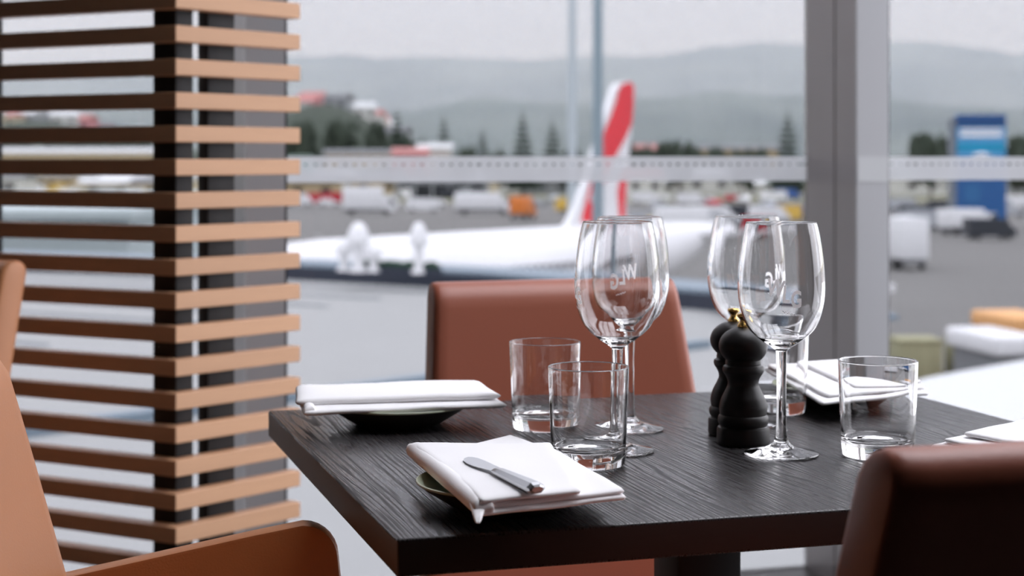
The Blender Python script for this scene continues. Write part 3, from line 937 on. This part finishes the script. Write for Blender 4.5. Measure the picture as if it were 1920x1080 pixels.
for sgn in (-1, 1):
    slab_poly('tailplane', [(4.6, sgn * .5, 4.75), (7.9, sgn * .5, 4.75), (9.3, sgn * 6.6, 5.25), (7.8, sgn * 6.6, 5.25)], lambda p: .22, X['white'], pln, 'xy')
    slab_poly('wing', [(-17.5, sgn * 1.4, 2.3), (-9.8, sgn * 1.4, 2.3), (-8.2, sgn * 6.0, 2.6), (-5.6, sgn * 16.5, 3.4), (-7.2, sgn * 16.5, 3.4)], lambda p: .34, X['white'], pln, 'xy')
    e_r = [[(x, sgn * 5.0 + r * math.cos(2 * PI * i / 20), 1.55 + r * math.sin(2 * PI * i / 20)) for i in range(20)] for x, r in ((-17.6, .80), (-17.2, .98), (-15.2, 1.02), (-13.2, .7), (-12.4, .45))]
    loft('engine', e_r, X['white'], pln)
for gx, gy in ((-22, 0), (-10.5, -2.6), (-10.5, 2.6)):
    lg = box('landing_gear', gx - .14, gx + .14, gy - .14, gy + .14, .5, 2.2, X['grey'], pln)
    for s_ in (-1, 1):
        wb = bm_lathe([(0, -.17), (.5, -.17), (.55, 0), (.5, .17), (0, .17)], 20)
        bmesh.ops.rotate(wb, verts=wb.verts, matrix=Matrix.Rotation(PI / 2, 3, 'X')); bmesh.ops.translate(wb, verts=wb.verts, vec=(gx, gy + s_ * .32, .55))
        from_bm('wheel', wb, X['tyre'], lg)
# cabin windows
wm_ = None
for k in range(34):
    for sgn in (-1, 1):
        if wm_ is None:
            o_ = box('cabin_window', -.12, .12, -.03, .03, -.17, .17, X['dark'], pln); wm_ = o_.data
        else: o_ = link('cabin_window', wm_, None, pln)
        o_.location = (-20.5 + k * .56, sgn * 1.94, FZ + .35)

# ---- billboard tower
bb = empty('sign_tower', (at(1838, 300, 200).x, 200, APZ), math.radians(-6)); tag(bb, 'tall blue advertising tower with white lettering beyond the apron', 'sign')
pz = lambda v: CAMZ - (v - HV) / F * 200 - APZ
BWd = 2.95
box('column', -BWd, BWd, -.6, .6, 0, pz(215), pmat('sign_blue', srgb(38, 92, 150), .5), bb)
box('side_frame', -BWd - .75, -BWd, -.7, .9, 0, pz(222), pmat('sign_side', srgb(120, 128, 136), .6), bb)
box('header', -BWd + .1, BWd - .1, -.68, -.6, pz(238), pz(220), pmat('sign_dark', srgb(28, 74, 126), .5), bb)
box('poster', -BWd + .1, BWd - .1, -.66, -.6, pz(300), pz(239), pmat('sign_light', srgb(86, 158, 206), .5), bb)
box('text_line', -BWd + .5, BWd - .5, -.72, -.66, pz(246), pz(241), X['white'], bb)
box('text_line', -BWd + .4, BWd - .5, -.72, -.66, pz(257), pz(249), X['white'], bb)
box('colour_band', -BWd + .1, BWd - .1, -.70, -.66, pz(284), pz(268), pmat('sign_cyan', srgb(20, 150, 190), .5), bb)
lathe('cloud_motif', [(0, pz(298)), (1.2, pz(297)), (1.5, pz(291)), (.9, pz(286)), (.5, pz(280)), (0, pz(278))], X['white'], bb, 20).location = (0, .2, 0)
box('poster', -BWd + .9, -.1, -.66, -.6, pz(380), pz(345), pmat('sign_mid', srgb(46, 104, 156), .5), bb)

# ---- vehicles
def extrude_y(profile, w, bev=0.0):
    bm = bmesh.new()
    a = [bm.verts.new((p[0], -w / 2, p[1])) for p in profile]; b = [bm.verts.new((p[0], w / 2, p[1])) for p in profile]
    k = len(profile)
    bm.faces.new(a); bm.faces.new(b[::-1])
    for i in range(k): bm.faces.new((a[i], b[i], b[(i + 1) % k], a[(i + 1) % k]))
    return bm
def mesh_of(bm, name):
    bmesh.ops.recalc_face_normals(bm, faces=bm.faces)
    me = bpy.data.meshes.new(name); bm.to_mesh(me); bm.free(); return me
car_body = [(-2.1, .35), (2.1, .35), (2.15, .75), (1.2, .95), (.55, 1.42), (-1.25, 1.45), (-1.95, 1.0), (-2.15, .85)]
van_body = [(-2.7, .4), (2.6, .4), (2.65, 1.1), (2.1, 1.35), (1.5, 2.25), (-2.65, 2.3)]
trk_body = [(-4.2, .7), (2.2, .7), (2.2, 3.9), (-4.2, 3.9)]
wheel_me = bm_lathe([(0, -.1), (.3, -.1), (.33, 0), (.3, .1), (0, .1)], 14)
bmesh.ops.rotate(wheel_me, verts=wheel_me.verts, matrix=Matrix.Rotation(PI / 2, 3, 'X'))
wheel_me = mesh_of(wheel_me, 'wheel'); wheel_me.materials.append(X['tyre'])
def glass_me(prof, w): 
    m_ = mesh_of(extrude_y(prof, w), 'windows'); m_.materials.append(X['dark']); return m_
car_gl = glass_me([(-1.35, .98), (.75, .98), (.42, 1.34), (-1.15, 1.36)], 1.74)
van_gl = glass_me([(.9, 1.4), (1.9, 1.4), (1.42, 2.1), (.9, 2.1)], 1.94)
PAINT = {n_: pmat('paint_' + n_, c_, .35) for n_, c_ in dict(white=srgb(232, 233, 234), silver=srgb(176, 180, 184), red=srgb(186, 44, 56), blue=srgb(60, 96, 160), dark=srgb(52, 56, 62), yellow=srgb(222, 184, 84), orange=srgb(224, 130, 60), teal=srgb(70, 150, 150)).items()}
VM = {}
def vehicle(kind, X_, Y_, yaw, paint, label, group=None, z=None, name=None):
    prof, w, wx, gl = dict(car=(car_body, 1.75, 1.3, car_gl), van=(van_body, 1.95, 1.75, van_gl))[kind]
    e = empty(name or kind, (X_, Y_, APZ if z is None else z), yaw); tag(e, label, kind, group)
    key = (kind, paint)
    if key not in VM:
        VM[key] = mesh_of(extrude_y(prof, w), 'body'); VM[key].materials.append(PAINT[paint])
    link('body', VM[key], None, e); link('windows', gl, None, e)
    for sx in (-1, 1):
        for sy in (-1, 1): link('wheel', wheel_me, None, e, (sx * wx, sy * (w / 2 - .08), .33))
    return e
rv = random.Random(11)
TAKEN = []
def free(x, y, hx, hy, step=6.0):
    """keep far things clear of each other: slide along the line of sight until the plot is free"""
    k = x / y
    for _ in range(60):
        if all(abs(x - a) > hx + c or abs(y - b) > hy + d for a, b, c, d in TAKEN): break
        y += step; x = k * y
    TAKEN.append((x, y, hx, hy))
    return x, y
TAKEN.append((at(1838, 300, 200).x, 200, 4, 2)); TAKEN.append((at(1073, 300, 150).x, 150, 2, 2))
def ap_pos(u, v):
    p = on(u, v, APZ); return p.x, p.y
cars = []
for i in range(34):
    u = 560 + i * 28 + rv.uniform(-9, 9); v = rv.uniform(372, 398)
    if 1105 < u < 1185: continue
    cars.append((u, v))
for i in range(14): cars.append((1690 + i * 17 + rv.uniform(-5, 5), rv.uniform(385, 450)))
for i in range(10): cars.append((10 + i * 30 + rv.uniform(-9, 9), rv.uniform(352, 374)))
for i in range(12): cars.append((1215 + i * 25 + rv.uniform(-9, 9), rv.uniform(405, 450)))
ORD = 'first second third fourth fifth sixth seventh eighth ninth tenth eleventh twelfth thirteenth fourteenth fifteenth sixteenth seventeenth eighteenth nineteenth twentieth twenty-first twenty-second twenty-third twenty-fourth twenty-fifth twenty-sixth twenty-seventh twenty-eighth'.split()
NTH = {}
def nth(key):
    NTH[key] = NTH.get(key, -1) + 1
    return ORD[NTH[key]]
def zone(u):
    return 'seen between the slats' if u < 330 else 'beyond the airliner fuselage' if u < 1110 else 'behind the wine glasses' if u < 1520 else 'below the blue tower'
def box_truck(u, v, L_, h, yaw, paint, label):
    x, y = free(*ap_pos(u, v), L_ / 2 + .6, L_ / 2 + .6, 3.0); e = empty('box_truck', (x, y, APZ), yaw); tag(e, label, 'truck')
    box('cargo_box', -L_ / 2, L_ / 2 - 1.6, -1.2, 1.2, .9, h, PAINT[paint], e, .05)
    mc = mesh_of(extrude_y([(L_ / 2 - 1.5, .6), (L_ / 2 + .3, .6), (L_ / 2 + .35, 1.5), (L_ / 2 + .0, 2.5), (L_ / 2 - 1.5, 2.6)], 2.3), 'cab'); link('cab', mc, PAINT[paint], e)
    mg = mesh_of(extrude_y([(L_ / 2 - .7, 1.6), (L_ / 2 + .34, 1.6), (L_ / 2 + .06, 2.35), (L_ / 2 - .7, 2.4)], 2.34), 'windscreen'); link('windscreen', mg, X['dark'], e)
    box('chassis', -L_ / 2, L_ / 2, -.9, .9, .5, .9, X['grey'], e)
    for sx in (-.32, .36):
        for sy in (-1, 1):
            w_ = link('wheel', wheel_me, None, e, (sx * L_, sy * 1.05, .45)); w_.scale = (1.4, 1.4, 1.4)
box_truck(1686, 503, 6.0, 4.1, math.radians(100), 'white', 'white box truck standing just right of the window mullion')
box_truck(1812, 440, 6.5, 3.0, math.radians(20), 'white', 'white box truck parked below the blue advertising tower')
box_truck(1290, 452, 7.0, 3.6, math.radians(15), 'white', 'white box truck on the apron behind the wine glasses')
box_truck(905, 402, 9.0, 3.4, math.radians(2), 'white', 'long white truck parked behind the airliner fuselage')
box_truck(690, 402, 8.0, 4.4, math.radians(4), 'white', 'white truck parked beyond the apron near the slat screen')
box_truck(980, 412, 4.6, 3.4, math.radians(70), 'orange', 'orange service truck left of the red tail fin')
cars.sort()
for u, v in cars:
    x, y = ap_pos(u, v)
    pt_ = rv.choice(['white', 'silver', 'white', 'dark']) if u > 1600 else rv.choice(['white', 'white', 'white', 'silver', 'silver', 'dark', 'red', 'blue', 'yellow', 'white'])
    k = rv.choice(['car', 'van', 'van'])
    x, y = free(x, y, 2.9, 2.9, 3.0)
    cn = {'dark': 'dark grey'}.get(pt_, pt_)
    vehicle(k, x, y, rv.choice([0, PI, .2, PI / 2 + .3]) + rv.uniform(-.15, .15), pt_, 'blurred %s %s %s, %s such from the left' % (cn, k, zone(u), nth((cn, k, zone(u)))), 'vehicles parked on the far apron')

# service vehicles right of the mullion
def service(u, v_top, Y, w, h, body, top, label):
    p = at(u, v_top, Y); e = empty('service_vehicle', (p.x, Y, APZ), math.radians(12)); tag(e, label, 'vehicle')
    zt = p.z - APZ
    box('body', -w / 2, w / 2, -1.1, 1.6, .5, zt - .55, body, e, .06)
    box('canopy', -w / 2 - .15, w / 2 + .15, -1.3, 1.8, zt - .55, zt, top, e, .12, 3)
    box('window', -w / 2 + .12, w / 2 - .12, -1.16, -1.08, zt - 1.7, zt - .75, X['dark'], e)
    for sx in (-1, 1):
        for sy in (-.6, 1.1):
            w_ = link('wheel', wheel_me, None, e, (sx * (w / 2 - .1), sy, .4), PI / 2); w_.scale = (1.2, 1.2, 1.2)
service(1872, 622, 46, 1.15, 3, X['grey'], X['white'], 'grey service vehicle with rounded white canopy beyond the white roof edge')
service(1912, 588, 56, 1.5, 3, PAINT['orange'], pmat('amber_canopy', srgb(232, 176, 116), .6), 'orange ground vehicle at the edge of the frame beyond the white roof')
# olive containers
olive = pmat('olive_curtain', srgb(158, 156, 124), .8, vary=(1.2, .18, (3, 3, .6)))
for i, (u, lab) in enumerate(((1716, 'olive curtained cargo trolley nearest the window mullion'), (1822, 'olive curtained cargo trolley next to the white-topped vehicle'))):
    p = at(u, 633, 62); e = empty('cargo_trolley', (p.x, 62, APZ), math.radians(2)); tag(e, lab, 'trolley')
    zt = p.z - APZ
    box('curtain_box', -.80, .80, -.8, .8, .45, zt - .12, olive, e, .03)
    box('roof', -.84, .84, -.85, .85, zt - .12, zt, olive, e, .03)
    box('bed', -.84, .84, -.85, .85, .32, .45, X['grey'], e)
    for sx in (-1, 1):
        for sy in (-1, 1): link('wheel', wheel_me, None, e, (sx * .65, sy * .7, .33))

# ---- town: houses, sheds and trees beyond the apron
HP = {n_: pmat('house_' + n_, c_, .8) for n_, c_ in dict(white=srgb(214, 214, 208), cream=srgb(206, 194, 168), pink=srgb(214, 150, 152), grey=srgb(160, 164, 166), tan=srgb(190, 172, 140), teal=srgb(96, 168, 164), brick=srgb(168, 120, 102)).items()}
RP_ = {n_: pmat('roofing_' + n_, c_, .8) for n_, c_ in dict(grey=srgb(120, 122, 124), red=srgb(186, 128, 124), white=srgb(210, 212, 212), green=srgb(92, 112, 100), dark=srgb(70, 72, 76)).items()}
HM = {}
def house(x, y, z, w, d, h, yaw, wall, roof, label, group, name='house', rise=None):
    x, y = free(x, y, w * .6 + d * .12, d * .6 + w * .15, 6.0)
    e = empty(name, (x, y, z), yaw); tag(e, label, 'house' if name == 'house' else 'shed', group)
    kb = ('b', wall); kr = ('r', roof)
    if kb not in HM:
        m_ = mesh_of(bm_box(-.5, .5, -.5, .5, -.3, 1), 'walls'); m_.materials.append(HP[wall]); HM[kb] = m_
    if kr not in HM:
        bm = bmesh.new()
        v_ = [bm.verts.new(p) for p in ((-.54, -.56, 0), (.54, -.56, 0), (.54, .56, 0), (-.54, .56, 0), (-.54, 0, 1), (.54, 0, 1))]
        for f in ((0, 1, 5, 4), (2, 3, 4, 5), (0, 4, 3), (1, 2, 5), (0, 3, 2, 1)): bm.faces.new([v_[i] for i in f])
        m_ = mesh_of(bm, 'roof'); m_.materials.append(RP_[roof]); HM[kr] = m_
    if 'w' not in HM:
        m_ = mesh_of(bm_box(-.5, .5, -.5, .5, -.5, .5), 'window'); m_.materials.append(X['dark']); HM['w'] = m_
    b_ = link('walls', HM[kb], None, e); b_.scale = (w, d, h)
    r_ = link('roof', HM[kr], None, e, (0, 0, h)); r_.scale = (w, d, rise or h * .45)
    for sx in (-.27, .27):
        o_ = link('window', HM['w'], None, e, (sx * w, -d / 2, h * .55)); o_.scale = (w * .18, .16, h * .32)
rh = random.Random(23)
# long sheds behind
TAKEN.append(((828 - CX) / F * 372, 376, 12, 7))
hg = empty('hangar', ((828 - CX) / F * 372, 372, APZ)); tag(hg, 'long grey hangar with dark open doors under the frosted strip', 'hangar')
box('walls', -10.5, 10.5, 0, 9, 0, 3.6, HP['grey'], hg)
mesh('roof', [(-10.8, -.4, 3.6), (10.8, -.4, 3.6), (10.8, 9.4, 3.6), (-10.8, 9.4, 3.6), (-10.8, 4.5, 5.0), (10.8, 4.5, 5.0)], [(0, 1, 5, 4), (2, 3, 4, 5), (0, 4, 3), (1, 2, 5), (0, 3, 2, 1)], RP_['grey'], hg)
for k in range(5): box('door', -9.8 + k * 4.0, -6.4 + k * 4.0, -.08, .02, 0, 3.1, X['dark'], hg)
for (u, Y, w, h, wl_, ro_, lab) in ((140, 540, 52, 11.0, 'tan', 'white', 'long tan shed seen between the slats'), (1365, 600, 34, 12.5, 'tan', 'grey', 'long tan shed left of the dark pine by the mullion'), (690, 530, 26, 10.5, 'tan', 'grey', 'long tan shed above the frosted strip near the slats'), (560, 420, 7, 8.2, 'teal', 'green', 'teal shed just right of the slat ends'), (770, 470, 10, 10.5, 'pink', 'red', 'pink shed between the bush hill and the pines'), (815, 485, 10, 12.0, 'white', 'white', 'white gabled shed left of the pines'), (1205, 470, 9, 11.5, 'white', 'red', 'white gabled shed right of the tail fin'), (590, 352, 11, 4.0, 'tan', 'grey', 'low tan shed under the frosted strip by the slat ends')):
    house((u - CX) / F * Y, Y, APZ, w, 14, h, .03, wl_, ro_, lab, None, 'shed', 1.6)
# low buildings along the airfield boundary
for i in range(46):
    u = -10 + i * 43 + rh.uniform(-10, 10); Y = 392 + 15 * (i * 3 % 7)
    w = rh.uniform(7, 15); h = rh.uniform(2.6, 4.6)
    if 1095 < u < 1180: Y = 510
    x = (u - CX) / F * Y
    wl_, ro_ = rh.choice(['white', 'white', 'grey', 'cream', 'tan', 'white']), rh.choice(['grey', 'white', 'grey', 'red', 'white', 'green'])
    house(x, Y, APZ, w, rh.uniform(7, 10), h, rh.uniform(-.4, .4), wl_, ro_, 'small %s building with %s roof along the airfield, %s such from the left' % (wl_, ro_, nth(('bd', wl_, ro_))), 'buildings along the airfield boundary')
# houses on the bush hill
def bush_z(x, y):
    ux = x / y * F + CX
    return APZ + 31 * math.exp(-((ux - 610) / 170) ** 2) + 25 * math.exp(-((ux - 60) / 300) ** 2)
hb = bmesh.new(); gx, gy = 60, 14
grid = []
for j in range(gy + 1):
    row = []
    for i in range(gx + 1):
        Y = 540 + 260 * j / gy; u = -250 + 1250 * i / gx; x = (u - CX) / F * Y
        f_ = math.sin(min(1, j / (gy * .55)) * PI / 2)
        row.append(hb.verts.new((x, Y, APZ - .5 + (bush_z(x, Y) - APZ) * f_ + 1.2 * noise.noise(Vector((x * .03, Y * .03, 0))))))
    grid.append(row)
for j in range(gy):
    for i in range(gx): hb.faces.new((grid[j][i], grid[j][i + 1], grid[j + 1][i + 1], grid[j + 1][i]))
hl = from_bm('hill_bush', hb, X['bush'], None, True); hl['kind'] = 'structure'
for u in [562 + 12 * i + rh.uniform(-3, 3) for i in range(16)] + [-15 + 34 * i for i in range(9)]:
    Y = 690 + 17 * (NTH.get('hh', 0) % 5); NTH['hh'] = NTH.get('hh', 0) + 1
    x = (u - CX) / F * Y; wl_ = rh.choice(['white', 'cream', 'white', 'pink', 'grey']); ro_ = rh.choice(['white', 'grey', 'red'])
    house(x, Y, bush_z(x, Y) - 1.5, rh.uniform(8.5, 11.5), 8, rh.uniform(4, 6), rh.uniform(-.5, .5), wl_, ro_, 'small %s house with %s roof on the bush hill, %s such from the left' % (wl_, ro_, nth(('hs', wl_, ro_))), 'houses on the bush hill')

# ---- trees
def conifer_mesh(seed):
    r = random.Random(seed); bm = bmesh.new()
    tiers = 13
    for k in range(tiers):
        t = k / (tiers - 1); z = .10 + .86 * t; R_ = .24 * (1 - t) ** .8 + .012
        nb = 9
        for i in range(nb):
            a = 2 * PI * (i + .5 * (k % 2)) / nb + r.uniform(-.2, .2); L_ = R_ * r.uniform(.75, 1.1)
            d = Vector((math.cos(a), math.sin(a), 0)); s_ = Vector((-d.y, d.x, 0))
            p0 = Vector((0, 0, z)); tip = d * L_ + Vector((0, 0, z - .05 * (1 - t) + .02)); mid = d * L_ * .55
            h_ = .030 * (1 - t * .6)
            q = [p0 + Vector((0, 0, h_)), mid + s_ * L_ * .30 + Vector((0, 0, z)), tip, mid - s_ * L_ * .30 + Vector((0, 0, z)), mid + Vector((0, 0, z - h_ * 1.5)), mid + Vector((0, 0, z + h_ * 1.2))]
            vv = [bm.verts.new(c_) for c_ in q]
            for f in ((0, 1, 5), (1, 2, 5), (2, 3, 5), (3, 0, 5), (0, 4, 1), (1, 4, 2), (2, 4, 3), (3, 4, 0)): bm.faces.new([vv[j] for j in f])
    me = mesh_of(bm, 'needles'); me.materials.append(X['conifer']); return me
cm = [conifer_mesh(3), conifer_mesh(8)]
tr_bm = bm_lathe([(0, 0), (.022, 0), (.012, .5), (.003, 1), (0, 1)], 8); trunk_me = mesh_of(tr_bm, 'trunk'); trunk_me.materials.append(X['bark'])
for i, (u, vt, Y, sp, lab) in enumerate(((980, 205, 400, 1.0, 'tallest dark Norfolk pine left of the pale mast'), (1036, 222, 400, 1.1, 'dark pine right beside the pale mast'), (905, 240, 430, 1.0, 'small dark pine standing alone left of the tall pines'), (832, 215, 470, .9, 'dark pine at the end of the bush hill'), (745, 200, 520, .9, 'dark pine on top of the bush hill'), (1477, 205, 380, 1.1, 'dark pine right next to the window mullion'))):
    zt = CAMZ - (vt - HV) / F * Y; h = zt - APZ
    px_, Y = free((u - CX) / F * Y, Y, h * sp * .24, h * sp * .24); h = CAMZ - (vt - HV) / F * Y - APZ
    e = empty('pine_tree', (px_, Y, APZ)); tag(e, lab, 'tree', 'pines beyond the apron')
    c_ = link('needles', cm[i % 2], None, e); c_.scale = (h * sp, h * sp, h); c_['kind'] = 'stuff'
    t_ = link('trunk', trunk_me, None, e); t_.scale = (h, h, h)
def blob_mesh(seed):
    r = random.Random(seed); bm = bmesh.new()
    for k in range(30):
        a = r.uniform(0, 2 * PI); rr_ = .5 * math.sqrt(r.random()); z = r.uniform(.25, .85)
        s_ = r.uniform(.13, .24)
        bmesh.ops.create_icosphere(bm, subdivisions=1, radius=s_, matrix=Matrix.Translation((rr_ * math.cos(a) * (1.2 - z * .5), rr_ * math.sin(a) * (1.2 - z * .5), z)))
    me = mesh_of(bm, 'crown'); me.materials.append(X['bush']); return me
bmz = [blob_mesh(1), blob_mesh(2), blob_mesh(4)]
def tree(u, Y, vt, wid, z0_, lab, grp, i):
    x = (u - CX) / F * Y; x, Y = free(x, Y, wid * .75, wid * .75, 5.0); zb = z0_; h = CAMZ - (vt - HV) / F * Y - zb
    e = empty('broadleaf_tree', (x, Y, zb), i * 1.3); tag(e, lab, 'tree', grp)
    c_ = link('crown', bmz[i % 3], None, e); c_.scale = (wid, wid, h); c_['kind'] = 'stuff'
    t_ = link('trunk', trunk_me, None, e); t_.scale = (h, h, h * .6)
rt = random.Random(31)
for i in range(20):
    u = 560 + i * 13 + rt.uniform(-2, 2); Y = 542 + 24 * (i % 5); x = (u - CX) / F * Y
    tree(u, Y, 222 + max(0, (u - 690) * .32) + rt.uniform(0, 30), rt.uniform(7, 8.5), bush_z(x, Y) * .0 + APZ, 'dark green bush tree on the bush hill slope, %s from the left' % nth('bt'), 'trees on the bush hill', i)
for i, (u, vt) in enumerate(sorted(((1190, 268), (1215, 272), (1245, 266), (1275, 262), (1300, 268), (1345, 276), (1390, 278), (1420, 276), (870, 274), (930, 280), (1075, 276), (1720, 252), (1745, 247), (1770, 250), (1905, 254), (1925, 250)))):
    tree(u, 385 + 12 * (i % 3), vt, 6, APZ, 'dark round tree in the row beyond the apron, %s from the left' % nth('rt'), 'trees in the row beyond the apron', i)
for i in range(9):
    u = 10 + i * 32; tree(u, 565 + 22 * (i % 3), 236 + rt.uniform(0, 18), 9, APZ, 'green tree on the slope between the slats, %s from the left' % nth('st'), 'trees seen between the slats', i)

# ---- far hills
def hill_mat():
    m = pmat('far_hill', srgb(76, 88, 80), .95)
    nt = m.node_tree; n, l = nt.nodes, nt.links; b = n['Principled BSDF']
    tc = n.new('ShaderNodeTexCoord'); a = n.new('ShaderNodeTexNoise'); a.inputs['Scale'].default_value = .006; a.inputs['Detail'].default_value = 6
    cr = n.new('ShaderNodeValToRGB'); cr.color_ramp.elements[0].position = .38; cr.color_ramp.elements[1].position = .66
    cr.color_ramp.elements[0].color = srgb(52, 70, 68); cr.color_ramp.elements[1].color = srgb(104, 116, 110)
    l.new(tc.outputs['Object'], a.inputs['Vector']); l.new(a.outputs['Fac'], cr.inputs[0]); l.new(cr.outputs[0], b.inputs['Base Color'])
    return m
X['hill'] = hill_mat()
def ridge(name, Y0, prof, depth, seedv):
    """prof: (u, v) skyline seen from here, built at its own distance"""
    bm = bmesh.new(); rows = []
    nu_, nd = 110, 10
    def sk(u):
        for (a, va), (b, vb) in zip(prof, prof[1:]):
            if a <= u <= b:
                t = (u - a) / (b - a); t = t * t * (3 - 2 * t); return va + (vb - va) * t
        return prof[-1][1]
    for j in range(nd + 1):
        row = []
        for i in range(nu_ + 1):
            u = prof[0][0] + (prof[-1][0] - prof[0][0]) * i / nu_
            Y = Y0 + depth * (j / nd - .6)
            hz = (HV - sk(u)) / F * Y0
            f_ = math.sin(min(1.0, j / nd / .6) * PI / 2) ** 1.1 if j / nd <= .6 else math.cos((j / nd - .6) / .4 * PI / 2)
            x = (u - CX) / F * Y0
            z = APZ - 4 + (hz + CAMZ - APZ + 4) * max(0, f_) + 16 * noise.noise(Vector((x * .004, Y * .004, seedv))) * (1 if j not in (0, nd) else 0) + 7 * noise.noise(Vector((x * .013, Y * .013, seedv)))
            row.append(bm.verts.new((x, Y, z)))
        rows.append(row)
    for j in range(nd):
        for i in range(nu_): bm.faces.new((rows[j][i], rows[j][i + 1], rows[j + 1][i + 1], rows[j + 1][i]))
    o = from_bm(name, bm, X['hill'], None, True); o['kind'] = 'structure'
ridge('hill_far', 3600, [(-900, 150), (0, 140), (300, 122), (560, 108), (800, 112), (1050, 118), (1160, 106), (1330, 86), (1410, 78), (1520, 82), (1660, 76), (1780, 82), (1900, 108), (2100, 130), (2800, 150)], 1500, 1)
ridge('hill_middle', 2000, [(-900, 235), (0, 215), (300, 205), (560, 196), (760, 200), (900, 190), (1100, 196), (1300, 176), (1500, 196), (1700, 190), (1920, 205), (2800, 225)], 700, 2)

# ---- haze over the valley
hm = bpy.data.materials.new('valley_haze'); hm.use_nodes = True
hn, hk = hm.node_tree.nodes, hm.node_tree.links
hn.clear()
ho = hn.new('ShaderNodeOutputMaterial'); hv = hn.new('ShaderNodeVolumeScatter')
hv.inputs['Color'].default_value = (.80, .90, 1.0, 1); hv.inputs['Density'].default_value = .00050; hv.inputs['Anisotropy'].default_value = .2
hk.new(hv.outputs[0], ho.inputs['Volume'])
hz = box('haze', -3600, 3600, 820, 5400, APZ - 30, 420, hm); hz['kind'] = 'stuff'
tag(hz, 'thin grey haze lying over the valley before the hills', 'haze')
